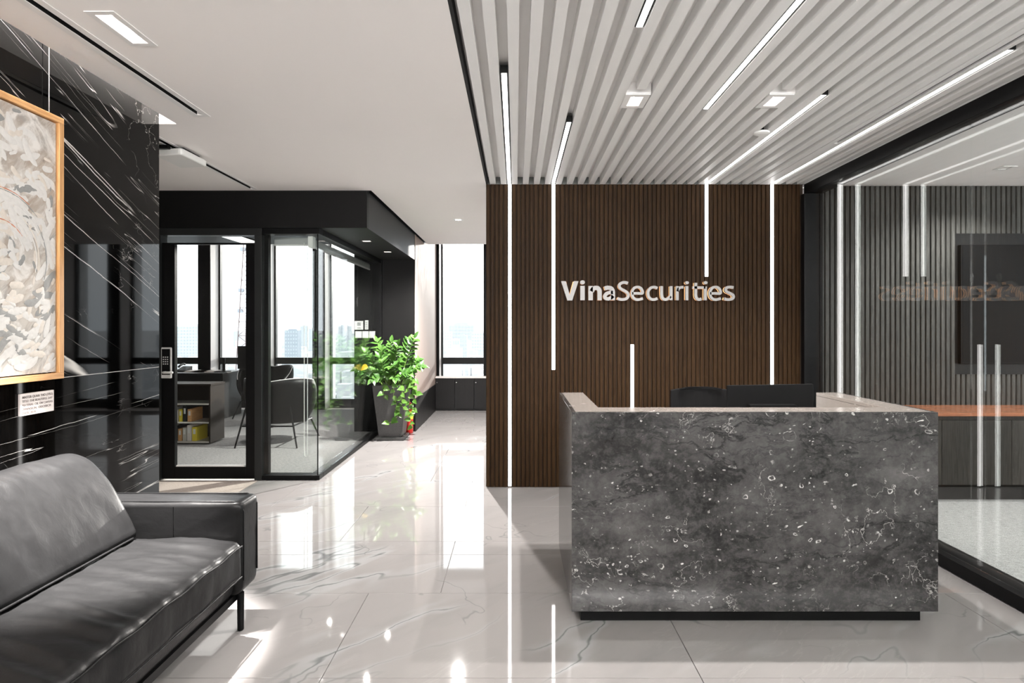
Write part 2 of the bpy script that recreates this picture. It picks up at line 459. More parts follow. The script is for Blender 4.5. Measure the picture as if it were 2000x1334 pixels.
# ---------------------------------------------------------------- mesh helpers
class MB:
    def __init__(s):
        s.v, s.f = [], []
    def add(s, vs, fs):
        o = len(s.v)
        s.v += [tuple(x) for x in vs]
        s.f += [tuple(i + o for i in f) for f in fs]
        return s
    def box(s, x0, x1, y0, y1, z0, z1):
        vs = [(x, y, z) for z in (z0, z1) for y in (y0, y1) for x in (x0, x1)]
        return s.add(vs, [(0, 2, 3, 1), (4, 5, 7, 6), (0, 1, 5, 4), (2, 6, 7, 3), (0, 4, 6, 2), (1, 3, 7, 5)])
    def prism(s, poly, axis, a, b):
        """poly of 2-D points extruded along axis ('x': (y,z), 'y': (x,z), 'z': (x,y)) from a to b"""
        n = len(poly)
        mk = {'x': lambda p, t: (t, p[0], p[1]), 'y': lambda p, t: (p[0], t, p[1]), 'z': lambda p, t: (p[0], p[1], t)}[axis]
        vs = [mk(p, a) for p in poly] + [mk(p, b) for p in poly]
        fs = [tuple(range(n - 1, -1, -1)), tuple(range(n, 2 * n))] + [(i, (i + 1) % n, n + (i + 1) % n, n + i) for i in range(n)]
        return s.add(vs, fs)
    def tube(s, pts, r, n=8, closed=False):
        pts = [Vector(p) for p in pts]
        m = len(pts)
        rs = r if isinstance(r, (list, tuple)) else [r] * m
        rings = []
        up = None
        for i, p in enumerate(pts):
            if closed:
                d = pts[(i + 1) % m] - pts[i - 1]
            else:
                d = pts[min(i + 1, m - 1)] - pts[max(i - 1, 0)]
            d.normalize()
            if up is None or abs(up.dot(d)) > 0.99:
                up = Vector((0, 0, 1)) if abs(d.z) < 0.9 else Vector((1, 0, 0))
            a = d.cross(up).normalized()
            up = a.cross(d).normalized()
            rings.append([p + (a * math.cos(2 * PI * k / n) + up * math.sin(2 * PI * k / n)) * rs[i] for k in range(n)])
        vs = [q for ring in rings for q in ring]
        fs = []
        for i in range(m if closed else m - 1):
            j = (i + 1) % m
            fs += [(i * n + k, i * n + (k + 1) % n, j * n + (k + 1) % n, j * n + k) for k in range(n)]
        if not closed:
            fs += [tuple(range(n - 1, -1, -1)), tuple((m - 1) * n + k for k in range(n))]
        return s.add(vs, fs)
    def lathe(s, prof, c, n=24, caps=True):
        vs = [(c[0] + r * math.cos(2 * PI * k / n), c[1] + r * math.sin(2 * PI * k / n), c[2] + z) for r, z in prof for k in range(n)]
        fs = [(i * n + k, i * n + (k + 1) % n, (i + 1) * n + (k + 1) % n, (i + 1) * n + k) for i in range(len(prof) - 1) for k in range(n)]
        if caps:
            fs += [tuple(range(n - 1, -1, -1)), tuple((len(prof) - 1) * n + k for k in range(n))]
        return s.add(vs, fs)
    def mesh(s, name, mat, smooth=False):
        me = bpy.data.meshes.new(name)
        me.from_pydata(s.v, [], s.f)
        bm = bmesh.new(); bm.from_mesh(me)
        bmesh.ops.recalc_face_normals(bm, faces=bm.faces)
        bm.to_mesh(me); bm.free()
        me.materials.append(MAT[mat])
        if smooth:
            me.polygons.foreach_set('use_smooth', [True] * len(me.polygons))
        return me
    def build(s, name, mat, parent=None, bevel=0.0, seg=2, smooth=False):
        return link(name, s.mesh(name, mat, smooth), parent, bevel, seg)

def link(name, me, parent=None, bevel=0.0, seg=2):
    o = bpy.data.objects.new(name, me)
    C.objects.link(o)
    if parent is not None:
        o.parent = parent
        if parent.type == 'EMPTY' and parent.parent is None:
            o.matrix_parent_inverse = Matrix.Translation(-Vector(parent.location))
    if bevel:
        md = o.modifiers.new('edge', 'BEVEL')
        md.width = bevel; md.segments = seg; md.limit_method = 'ANGLE'; md.angle_limit = math.radians(40)
    return o

def B(*a):
    return MB().box(*a)

def thing(name, label, cat, loc=(0, 0, 0), group=None):
    o = bpy.data.objects.new(name, None)
    C.objects.link(o)
    o.empty_display_size = 0.1
    o.location = loc
    o['label'] = label; o['category'] = cat
    if group: o['group'] = group
    return o

def tag(o, label, cat, group=None):
    o['label'] = label; o['category'] = cat
    if group: o['group'] = group
    return o

def struct(name, mb, mat, parent=None, bevel=0.0):
    o = mb.build(name, mat, parent, bevel)
    if parent is None: o['kind'] = 'structure'
    return o

def sroot(name, loc=(0, 0, 0)):
    o = bpy.data.objects.new(name, None)
    C.objects.link(o); o.location = loc; o['kind'] = 'structure'
    return o

def dup(root, loc, label, group=None, rotz=0.0):
    r = root.copy(); C.objects.link(r); r.location = loc; r.rotation_euler = (0, 0, rotz)
    r['label'] = label
    if group: r['group'] = group
    for ch in list(root.children):
        c = ch.copy(); C.objects.link(c); c.parent = r
        c.matrix_parent_inverse = ch.matrix_parent_inverse.copy()
        for g in list(ch.children):
            d = g.copy(); C.objects.link(d); d.parent = c
            d.matrix_parent_inverse = g.matrix_parent_inverse.copy()
    return r

def at(px, py, d):
    """point seen at a photo pixel, at depth d"""
    return Vector(((px - CX) / F * d, d, CZ - (py - CY) / F * d))

def slab(mb, x0, x1, y0, y1, z0, z1, holes=()):
    xs = sorted({x0, x1, *[v for h in holes for v in h[:2] if x0 < v < x1]})
    ys = sorted({y0, y1, *[v for h in holes for v in h[2:] if y0 < v < y1]})
    for i in range(len(xs) - 1):
        for j in range(len(ys) - 1):
            cx, cy = (xs[i] + xs[i + 1]) / 2, (ys[j] + ys[j + 1]) / 2
            if not any(h[0] < cx < h[1] and h[2] < cy < h[3] for h in holes):
                mb.box(xs[i], xs[i + 1], ys[j], ys[j + 1], z0, z1)
    return mb

def fillet(poly, r, seg=5):
    out = []
    n = len(poly)
    for i in range(n):
        p = Vector(poly[i]); a = Vector(poly[i - 1]) - p; b = Vector(poly[(i + 1) % n]) - p
        rr = r[i] if isinstance(r, (list, tuple)) else r
        rr = min(rr, a.length * 0.49, b.length * 0.49)
        a = a.normalized() * rr; b = b.normalized() * rr
        for k in range(seg + 1):
            t = k / seg
            out.append(tuple(p + a * (1 - t) ** 2 + b * t ** 2))
    return out

def resample(poly, m):
    n = len(poly)
    L = [0.0]
    for i in range(n):
        L.append(L[-1] + (Vector(poly[(i + 1) % n]) - Vector(poly[i])).length)
    out, j = [], 0
    for k in range(m):
        t = L[-1] * k / m
        while L[j + 1] < t: j += 1
        u = (t - L[j]) / max(1e-9, L[j + 1] - L[j])
        out.append(tuple(Vector(poly[j]).lerp(Vector(poly[(j + 1) % n]), u)))
    return out

def loft_y(poly, y0, y1, r, ny, disp=None):
    """closed (x,z) outline swept along y, its ends rounded by r, then pushed along the normals by disp(co, t)"""
    cx = sum(p[0] for p in poly) / len(poly); cz = sum(p[1] for p in poly) / len(poly)
    ext = min(max(p[0] for p in poly) - min(p[0] for p in poly), max(p[1] for p in poly) - min(p[1] for p in poly)) / 2
    st = []
    for k in range(7):
        a = PI / 2 * k / 6
        st.append((y0 + r * (1 - math.sin(a)), 1 - (r / ext) * (1 - math.cos(PI / 2 - a)) if False else 1 - (r / ext) * (1 - math.sin(a)) * 0.9))
    st = [(y0 + r * (1 - math.cos(PI / 2 * k / 6)), 1 - (r / ext) * (1 - math.sin(PI / 2 * k / 6))) for k in range(7)]
    mid = [(y0 + r + (y1 - y0 - 2 * r) * k / ny, 1.0) for k in range(1, ny)]
    en = [(y1 - (y - y0), s) for y, s in reversed(st)]
    st = st + mid + en
    n = len(poly)
    mb = MB()
    vs = [(cx + (p[0] - cx) * s, y, cz + (p[1] - cz) * s) for y, s in st for p in poly]
    fs = [(i * n + k, i * n + (k + 1) % n, (i + 1) * n + (k + 1) % n, (i + 1) * n + k) for i in range(len(st) - 1) for k in range(n)]
    vs += [(cx, st[0][0], cz), (cx, st[-1][0], cz)]
    a, b = len(vs) - 2, len(vs) - 1
    fs += [(a, (k + 1) % n, k) for k in range(n)] + [(b, (len(st) - 1) * n + k, (len(st) - 1) * n + (k + 1) % n) for k in range(n)]
    mb.add(vs, fs)
    if disp:
        me = bpy.data.meshes.new('tmp'); me.from_pydata(mb.v, [], mb.f)
        bm = bmesh.new(); bm.from_mesh(me); bmesh.ops.recalc_face_normals(bm, faces=bm.faces); bm.normal_update()
        new = [v.co + v.normal * disp(v.co, v.normal) for v in bm.verts]
        mb.v = [tuple(p) for p in new]
        bm.free(); bpy.data.meshes.remove(me)
    return mb

TEXT_CACHE = {}
def text_mesh(body, size=1.0, extrude=0.0, offset=0.0, bold=False):
    cu = bpy.data.curves.new('lettering', 'FONT')
    cu.body = body; cu.size = size; cu.extrude = extrude; cu.offset = offset; cu.resolution_u = 6
    ob = bpy.data.objects.new('lettering', cu)
    C.objects.link(ob)
    dg = bpy.context.evaluated_depsgraph_get(); dg.update()
    me = bpy.data.meshes.new_from_object(ob.evaluated_get(dg))
    bpy.data.objects.remove(ob); bpy.data.curves.remove(cu)
    return me

def spot(loc, watts, parent=None, radius=0.022, size=140, blend=0.6, color=(1.0, 0.955, 0.92), aim=(0, 0, -1)):
    l = bpy.data.lights.new('lamp_beam', 'SPOT')
    l.energy = watts; l.shadow_soft_size = radius; l.spot_size = math.radians(size); l.spot_blend = blend; l.color = color
    o = bpy.data.objects.new('lamp_beam', l)
    C.objects.link(o)
    o.rotation_euler = Vector(aim).to_track_quat('-Z', 'Y').to_euler()
    if parent is not None:
        o.parent = parent
        o.matrix_parent_inverse = Matrix.Translation(-Vector(parent.location))
    o.location = loc
    return o

# ================================================================ SETTING
XW, XR, XG = -2.32, 7.2, 2.65          # black marble wall, far right facade, glass partition
YF, YB = 5.487, -2.6                    # face of the slatted wall, wall behind the viewer
H = 2.80
PITCH, PW, PR = 1.035, 0.22, -1.39      # facade pillars
YG = 11.08                              # facade glass

# ---- floor: slab + large marble tiles laid in staggered rows
fl = struct('floor', B(-7.3, 7.3, YB, YG + 0.05, -0.16, -0.0145), 'reveal')
tile_full = {}
def tiles(x0, x1, y0, y1):
    k = math.floor((y0 - 2.503) / 0.8)
    offs = {0: -0.82, 1: -0.42, 2: -1.22, 3: -0.42, 4: -0.82}
    while 2.503 + 0.8 * k < y1:
        ry0, ry1 = 2.503 + 0.8 * k, 2.503 + 0.8 * (k + 1)
        o = offs.get(k, -0.02 - 0.4 * (k % 3))
        j = math.floor((x0 - o) / 1.6)
        while o + 1.6 * j < x1:
            a, b = max(x0, o + 1.6 * j), min(x1, o + 1.6 * (j + 1))
            c, d = max(y0, ry0), min(y1, ry1)
            if b - a > 0.02 and d - c > 0.02:
                g = 0.0013
                key = (round(b - a, 4), round(d - c, 4))
                if key not in tile_full:
                    w_, h_ = (b - a) / 2 - g, (d - c) / 2 - g
                    e = 0.0012
                    mb = MB().add([(-w_, -h_, -0.012), (w_, -h_, -0.012), (w_, h_, -0.012), (-w_, h_, -0.012),
                                   (-w_, -h_, -e), (w_, -h_, -e), (w_, h_, -e), (-w_, h_, -e),
                                   (-w_ + e, -h_ + e, 0), (w_ - e, -h_ + e, 0), (w_ - e, h_ - e, 0), (-w_ + e, h_ - e, 0)],
                                  [(3, 2, 1, 0), (8, 9, 10, 11)] + [(i, (i + 1) % 4, 4 + (i + 1) % 4, 4 + i) for i in range(4)]
                                  + [(4 + i, 4 + (i + 1) % 4, 8 + (i + 1) % 4, 8 + i) for i in range(4)])
                    tile_full[key] = mb.mesh('tile', 'white_marble')
                t = bpy.data.objects.new('tile', tile_full[key])
                C.objects.link(t)
                t.location = ((a + b) / 2, (c + d) / 2, 0)
                t.parent = fl
            j += 1
        k += 1
tiles(XW, 2.62, -1.5, 3.86)
tiles(-2.49, 2.62, 3.86, 5.74)
tiles(-1.93, 4.5, 5.74, 10.55)
struct('carpet_1', B(-7.2, -2.493, 3.86, 5.735, -0.012, 0.0), 'carpet_beige', fl)
struct('carpet_2', B(-7.2, -1.96, 5.86, YG - 0.35, -0.012, 0.0), 'carpet_grey', fl)
struct('carpet_3', B(2.80, XR, YB, 5.48, -0.012, 0.0), 'carpet_light', fl)

# ---- ceilings
hole_dl = [(-1.80, -1.69, 2.49, 2.78)]                       # twin downlight
slot1 = (-1.985, -1.945, -1.6, 3.69)
slot2 = (-2.535, -2.49, 4.12, 5.66)
cor_dl = (-0.76, -0.66, 7.23, 7.33)
cl = struct('ceiling', slab(MB(), -2.207, -0.278, YB, 3.86, H, H + 0.06, hole_dl + [slot1]), 'ceiling_paint')
mb = slab(MB(), -7.2, -0.278, 3.86, 5.735, H, H + 0.06, [slot2])
slab(mb, -7.2, -2.46, YB, 3.86, H + 0.35, H + 0.41)
mb.build('ceiling_panel', 'ceiling_paint', cl)
mb = slab(MB(), -1.40, 4.5, 5.735, 9.42, H, H + 0.06, [cor_dl])
mb.box(-0.278, 4.5, 5.64, 5.735, H, H + 0.06)
mb.build('ceiling_panel', 'ceiling_paint', cl)
B(-1.44, -1.40, 5.735, 9.42, H + 0.035, H + 0.06).build('shadow_gap', 'black_slot', cl)
B(XG + 0.02, XR, YB, 5.6, H, H + 0.06).build('ceiling_panel', 'ceiling_paint', cl)
B(-7.2, -1.44, 5.82, 9.42, H, H + 0.06).build('ceiling_panel', 'black_paint', cl)
B(-7.2, 4.5, 9.42, YG + 0.05, 3.2, 3.26).build('ceiling_panel', 'ceiling_paint', cl)
B(-7.2, 4.5, 9.38, 9.42, H + 0.06, 3.2).build('pocket_fascia', 'ceiling_paint', cl)
# cove above the marble wall: edge upstand and lid
mb = MB().box(-2.207, -2.19, YB, 3.86, H + 0.06, H + 0.35).box(-2.34, -2.19, YB, 3.86, H + 0.35, H + 0.38).box(-2.335, -2.19, 3.86, 3.875, H + 0.06, H + 0.38)
mb.build('cove', 'ceiling_paint', cl)
# ceiling above the slats
B(-0.262, XG + 0.02, YB, YF + 0.02, H + 0.067, H + 0.12).build('ceiling_panel', 'upper_ceiling', cl)
B(-0.278, -0.262, YB, YF + 0.02, H + 0.002, H + 0.12).build('shadow_gap', 'black_slot', cl)
B(-0.262, XG, YF - 0.002, YF + 0.02, H, H + 0.067).build('slat_end_strip', 'grey_end', cl)
SP, S0, SW = 0.1012, -0.241, 0.052
cuts = {}
DL = [(0.693, 3.36, 3.58), (1.508, 3.36, 3.58)]
for i in range(29):
    x0 = S0 + SP * i
    x1 = min(x0 + SW, XG - 0.01)
    if i == 25 or x0 > XG - 0.03: continue
    segs = [(YB + 0.02, YF - 0.004)]
    for cx, a, b in DL:
        if x1 > cx - 0.072 and x0 < cx + 0.072:
            segs = [(YB + 0.02, a - 0.06), (b + 0.005, YF - 0.004)]
    for a, b in segs:
        B(x0, x1, a, b, H, H + 0.066).build('slat', 'slat_white', cl)

# ---- slatted feature wall
fw = struct('wall_front', B(-0.262, 2.655, YF + 0.016, 5.64, 0, H + 0.06), 'walnut_base')
sp = 0.0404
leds = {4: (0.0, H), 14: (1.088, H), 32: (0.0, 1.320), 49: (1.949, H), 64: (0.0, H)}
def slat_mesh(z0, z1, wood, hw=0.0135, bw=0.0185, d=0.018):
    return MB().prism(fillet([(-bw, d), (-hw, 0), (hw, 0), (bw, d)], 0.004, 2), 'z', z0, z1).mesh('slat', wood)
sm = slat_mesh(0.006, H, 'walnut')
for i in range(-1, 72):
    x = -0.22 + sp * i
    if x > 2.64: break
    if i in leds:
        z0, z1 = leds[i]
        if z0 > 0.05: me = slat_mesh(0.006, z0 - 0.004, 'walnut')
        elif z1 < H - 0.05: me = slat_mesh(z1 + 0.004, H, 'walnut')
        else: continue
    else:
        me = sm
    o = bpy.data.objects.new('slat', me); C.objects.link(o)
    o.location = (x, YF, 0); o.parent = fw

# ---- meeting room rear wall with narrower dark slats, niche for the screen
mw = struct('wall_meeting', B(XG + 0.13, XR, 5.56, 5.64, 0, H), 'smoked_base')
s1 = slat_mesh(0.0, H, 'smoked_oak', 0.0155, 0.0205, 0.02)
s2 = slat_mesh(2.355, H, 'smoked_oak', 0.0155, 0.0205, 0.02)
s3 = slat_mesh(0.0, 1.04, 'smoked_oak', 0.0155, 0.0205, 0.02)
x = XG + 0.16
while x < XR - 0.05:
    for me in ((s2, s3) if 4.10 < x < 6.25 else (s1,)):
        o = bpy.data.objects.new('slat', me); C.objects.link(o)
        o.location = (x, 5.54, 0); o.parent = mw
    x += 0.047
B(4.09, 6.26, 5.545, 5.56, 1.04, 2.355).build('niche_panel', 'black_wood', mw)

# ---- glass partition on the right
gp = sroot('wall_glass', (XG, 2, 0))
B(2.625, 2.80, YB, 5.475, 0.0, 0.075).build('bottom_track', 'black_metal', gp, 0.004)
B(2.652, 2.80, YB, 5.475, 2.70, H - 0.003).build('head_track', 'black_metal', gp, 0.004)
B(2.622, 2.79, 5.40, 5.468, 0.076, 2.699).build('post', 'black_metal', gp, 0.003)
for x in (2.675, 2.757):
    for a, b in ((3.50, 5.40), (0.5, 3.494), (YB, 0.494)):
        B(x, x + 0.010, a, b, 0.076, 2.699).build('pane', 'glass', gp)

# ---- right facade of the meeting room (daylight), rear and left walls
mb = MB().box(XR, XR + 0.1, YB, 5.6, 0, 0.5).box(XR, XR + 0.1, YB, 5.6, 2.6, H)
rw = struct('wall_right', mb, 'side_wall')
for k in range(9):
    B(XR, XR + 0.12, YB + 0.98 * k, YB + 0.98 * k + 0.16, 0.5, 2.6).build('pillar', 'side_wall', rw)
wk = struct('wall_back', B(-2.6, XR, YB - 0.1, YB, 0, H + 0.4), 'back_wall')
B(-2.3, XR, YB + 0.001, -1.95, 1.98, 2.02).build('added_uplight_ledge', 'back_wall', wk)  # invented ledge under the added rear area light
struct('wall_left', B(-7.3, -7.2, 3.7, YG, 0, 3.2), 'side_wall')
struct('wall_rear_right', B(4.5, 4.6, 5.64, YG, 0, 3.2), 'side_wall')

# ---- black marble wall (two courses of slabs, thin pale joint)
bw = struct('wall_marble', B(-2.52, XW - 0.02, YB, 3.858, 0, H + 0.35), 'dark_trim')
for z0, z1, m in ((0.0, 1.2195, 'black_marble_lower'), (1.2225, H + 0.35, 'black_marble_upper')):
    for a, b in ((YB, 0.30), (0.302, 3.86)):
        B(XW - 0.02, XW, a, b, z0, z1).build('panel', m, bw)
B(XW - 0.012, XW - 0.0006, YB, 3.859, 1.2197, 1.2223).build('joint', 'reveal', bw)
B(-7.2, XW - 0.02, 3.76, 3.86, 0, H).build('return_wall', 'side_wall', bw)

# ---- dark soffit, office front and side
sf = struct('wall_soffit', B(-7.2, -1.44, 5.735, 5.80, 2.44, H), 'black_paint')
B(-1.52, -1.4405, 5.80, 8.44, 2.46, H - 0.002).build('side_fascia', 'black_soffit', sf)
soffit_lamps = [(-1.666, 6.617), (-1.635, 7.556)]
slab(MB(), -2.03, -1.4402, 5.80, 8.44, 2.4405, 2.46, [(x - 0.06, x + 0.06, y - 0.06, y + 0.06) for x, y in soffit_lamps]).build('underside', 'black_soffit', sf)
struct('wall_office_front', B(-7.2, -3.455, 5.745, 5.82, 0, 2.44), 'black_paint')
we = struct('wall_office_end', B(-2.30, -1.44, 8.44, 8.54, 0, H), 'black_paint')
B(-1.955, -1.90, 8.385, 8.44, 0, 2.4405).build('post', 'black_metal', we)
ws = struct('wall_corridor', B(-1.55, -1.4402, 8.54, 10.73, 0, 3.19), 'pale_wood_wall')
B(-1.4401, -1.428, 8.44, 10.55, 0, 0.47).build('baseboard', 'black_wood', ws)
B(-1.4401, -1.434, 8.4405, 8.54, 0.47, H).build('corner_panel', 'pale_wood_wall', ws)

# ---- office door
d1 = sroot('door_1', (-3.0, 5.77, 0))
B(-3.452, -2.462, 5.745, 5.86, 2.372, 2.44).build('frame_head', 'dark_trim', d1, 0.003)
B(-2.532, -2.462, 5.745, 5.86, 0.0, 2.371).build('frame_post', 'dark_trim', d1, 0.003)
B(-3.455, -3.440, 5.745, 5.86, 0.0, 2.371).build('frame_post', 'dark_trim', d1, 0.002)
B(-3.437, -3.315, 5.765, 5.815, 0.012, 2.284).build('stile', 'black_metal', d1, 0.003)
B(-2.625, -2.537, 5.765, 5.815, 0.012, 2.284).build('stile', 'black_metal', d1, 0.003)
B(-3.437, -2.537, 5.765, 5.815, 2.285, 2.300).build('rail', 'black_metal', d1, 0.003)
B(-3.314, -2.626, 5.765, 5.815, 0.012, 0.125).build('rail', 'black_metal', d1, 0.003)
B(-3.314, -2.626, 5.785, 5.795, 0.126, 2.284).build('pane', 'office_glass', d1)
B(-3.437, -2.537, 5.785, 5.795, 2.301, 2.371).build('transom_pane', 'office_glass', d1)
B(-3.30, -2.64, 5.7655, 5.784, 0.126, 0.140).build('glazing_bead', 'aluminium', d1)
lk = B(-3.435, -3.335, 5.742, 5.764, 0.985, 1.285).build('lock_case', 'aluminium', d1, 0.008, 3)
B(-3.425, -3.345, 5.7385, 5.742, 1.02, 1.27).build('lock_keypad', 'black_metal', lk, 0.003)
for j in range(4):
    for i in range(3):
        B(-3.413 + i * 0.02, -3.402 + i * 0.02, 5.7375, 5.7385, 1.12 + j * 0.022, 1.13 + j * 0.022).build('key', 'aluminium', lk)
MB().tube([(-3.385, 5.742, 1.045), (-3.385, 5.695, 1.045), (-3.37, 5.69, 1.045), (-3.29, 5.69, 1.045)], 0.011, 10).build('lever_handle', 'aluminium', d1, smooth=True)

# ---- office glass (two skins each way, glass-to-glass corner)
og = sroot('window_1', (-2.0, 6.5, 0))
B(-2.46, -1.905, 5.75, 5.87, 0.0, 0.045).build('bottom_track', 'black_metal', og, 0.003)
B(-2.46, -1.905, 5.75, 5.87, 2.385, 2.4395).build('head_track', 'black_metal', og, 0.003)
B(-2.01, -1.905, 5.871, 8.384, 0.0, 0.045).build('bottom_track', 'black_metal', og, 0.003)
B(-2.01, -1.905, 5.871, 8.384, 2.385, 2.4395).build('head_track', 'black_metal', og, 0.003)
B(-2.455, -1.930, 5.758, 5.768, 0.046, 2.384).build('pane', 'office_glass', og)
B(-2.455, -2.012, 5.85, 5.86, 0.046, 2.384).build('pane', 'office_glass', og)
for x, a in ((-1.928, 5.758), (-2.010, 5.85)):
    for p, q in ((a, 7.20), (7.205, 8.383)):
        B(x, x + 0.010, p, q, 0.046, 2.384).build('pane', 'office_glass', og)
B(-1.9285, -1.9165, 5.7565, 5.7575, 0.046, 2.384).build('corner_seal', 'black_metal', og)
B(-2.458, -2.42, 5.80, 5.86, 0.046, 2.384).build('frame_post', 'black_metal', og)

# ---- facade: pillars and windows
fc = struct('wall_facade', B(-7.3, 4.6, YG - 0.03, YG + 0.25, -0.1, 0.11), 'dark_trim')
B(-7.3, 4.6, YG - 0.03, YG + 0.25, 3.12, 3.26).build('lintel', 'dark_trim', fc)
n = 2
for k in range(-6, 6):
    xr = PR + PITCH * k
    xl = xr - PW
    if xr < -7.2: continue
    B(xl, xr, 10.752, YG - 0.001, 0, 3.2).build('pillar', 'reveal', fc)
    B(xl - 0.002, xr + 0.002, 10.735, 10.752, 0, 3.2).build('pillar_cladding', 'black_metal', fc)
    B(xl, xr, YG + 0.001, YG + 0.30, -1.0, 4.2).build('outer_fin', 'fin_white', fc)
    a, b = xr, xr + PITCH - PW
    if b > 4.5: break
    wd = sroot('window_%d' % n, ((a + b) / 2, YG, 0)); n += 1
    B(a + 0.001, a + 0.03, YG - 0.04, YG + 0.04, 0.11, 3.12).build('frame_jamb', 'dark_trim', wd)
    B(b - 0.03, b - 0.001, YG - 0.04, YG + 0.04, 0.11, 3.12).build('frame_jamb', 'dark_trim', wd)
    B(a + 0.03, b - 0.03, YG - 0.05, YG + 0.05, 0.80, 0.92).build('transom', 'dark_trim', wd)
    B(a + 0.03, b - 0.03, YG - 0.04, YG + 0.04, 0.11, 0.15).build('frame_sill', 'dark_trim', wd)
    B(a + 0.03, b - 0.03, YG - 0.04, YG + 0.04, 3.08, 3.12).build('frame_head', 'dark_trim', wd)
    B(a + 0.03, b - 0.03, YG - 0.004, YG + 0.004, 0.921, 3.079).build('pane', 'window_glass', wd)
    B(a + 0.03, b - 0.03, YG - 0.004, YG + 0.004, 0.151, 0.799).build('pane', 'window_glass', wd)

# ================================================================ OUTSIDE: hazy city far below
struct('ground', B(-9000, 9000, 60, 14000, -72, -70), 'ground_city')
TOWERS = [
    (345, 386, 637, 1000, 'hazed_tower_pale', 'broad pale residential tower seen through the office door glass', 12, 7),
    (556, 581, 645, 700, 'hazed_tower_grey', 'dark grey tower standing above the lounge chairs outside the window', 14, 5),
    (586, 601, 637, 1700, 'hazed_tower_white', 'slim pale tower right behind the dark grey tower', 8, 3),
    (604, 616, 642, 1500, 'hazed_tower_white', 'narrow pale tower beside the cord of the roller blind', 8, 3),
    (660, 682, 637, 900, 'hazed_tower_pale', 'pale blue tower seen through the side glass of the office', 10, 4),
    (456, 468, 647, 1900, 'hazed_tower_white', 'small pale block behind the lattice mast', 6, 3),
    (876, 925, 635, 2600, 'hazed_tower_white', 'wide faint block on the horizon of the corridor window', 5, 8),
    (868, 882, 648, 1700, 'hazed_tower_pale', 'faint block by the left jamb of the corridor window', 6, 3),
    (921, 946, 650, 1500, 'hazed_tower_pale', 'grey block by the right jamb of the corridor window', 6, 5),
    (893, 912, 655, 1200, 'hazed_tower_white', 'white block in the middle of the corridor window view', 6, 4),
    (884, 897, 662, 900, 'hazed_tower_pale', 'low pale block below the horizon in the corridor window', 4, 3),
]
KEEP = [((a - CX) / F * d, (b - CX) / F * d, d, d + (b - a) / F * d * 0.8) for a, b, y_, d, *_ in TOWERS]
mb = MB()
rc = random.Random(3)
for k in range(9000):
    d = 330 * (22 ** rc.random())
    x = (rc.random() * 1.55 - 0.95) * d
    wd_, dp, h = rc.uniform(6, 18), rc.uniform(8, 18), rc.uniform(7, 22) * (1 + (rc.random() < 0.06) * 1.2)
    if not any(a - 20 < x + wd_ and x < b + 20 and c - 25 < d + dp and d < e + 10 for a, b, c, e in KEEP):
        mb.box(x, x + wd_, d, d + dp, -70, -70 + h)
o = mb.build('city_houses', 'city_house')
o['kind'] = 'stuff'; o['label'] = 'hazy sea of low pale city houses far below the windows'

def tower(px0, px1, ytop, d, mat, label, floors, bays):
    x0, x1 = (px0 - CX) / F * d, (px1 - CX) / F * d
    z1 = CZ - (ytop - CY) / F * d
    t = thing('tower_block', label, 'building', ((x0 + x1) / 2, d, -70))
    wdt = x1 - x0
    B(x0, x1, d, d + wdt * 0.8, -70, z1).build('body', mat, t)
    B(x0 + wdt * 0.2, x1 - wdt * 0.25, d + wdt * 0.2, d + wdt * 0.6, z1, z1 + wdt * 0.10).build('roof_housing', mat, t)
    vis0 = max(-66, -60)
    fh = (z1 - vis0) / floors
    base = B(0, wdt / bays * 0.5, -wdt * 0.012, wdt * 0.004, 0, fh * 0.5).mesh('window', 'hazed_tower_window')
    for j in range(floors):
        for i in range(bays):
            o = bpy.data.objects.new('window', base); C.objects.link(o); o.parent = t
            o.matrix_parent_inverse = Matrix.Translation(-Vector(t.location))
            o.location = (x0 + wdt * (i + 0.25) / bays, d, vis0 + fh * (j + 0.25))
    return t
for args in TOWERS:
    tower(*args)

# lattice radio mast
mt = thing('radio_mast', 'tall lattice radio mast rising outside the office window', 'mast', (*at(489, 700, 260)[:2], -70))
mx, my = at(489, 700, 260)[:2]
def half(z): return 1.1 + 5.4 * max(0.0, (60 - z)) / 130
for sx_ in (-1, 1):
    for sy_ in (-1, 1):
        MB().tube([(mx + sx_ * half(z), my + sy_ * half(z), z) for z in (-70, 60)], 0.22, 5).build('mast_leg', 'mast_red', mt)
z = -26.0
braces = MB()
while z < 55:
    a, b = half(z), half(z + 6)
    for sy_ in (-1, 1):
        braces.tube([(mx - a, my + sy_ * a, z), (mx + a, my + sy_ * a, z)], 0.13, 4)
        braces.tube([(mx - a, my + sy_ * a, z), (mx + b, my + sy_ * b, z + 6)], 0.11, 4)
        braces.tube([(mx + a, my + sy_ * a, z), (mx - b, my + sy_ * b, z + 6)], 0.11, 4)
    z += 6
braces.build('bracing', 'mast_red', mt)
for z in (8, 17, 35):
    a = half(z) + 0.8
    MB().box(mx - a - 1.2, mx - a + 0.6, my - 1, my + 1, z, z + 1.6).build('antenna', 'hazed_tower_grey', mt)

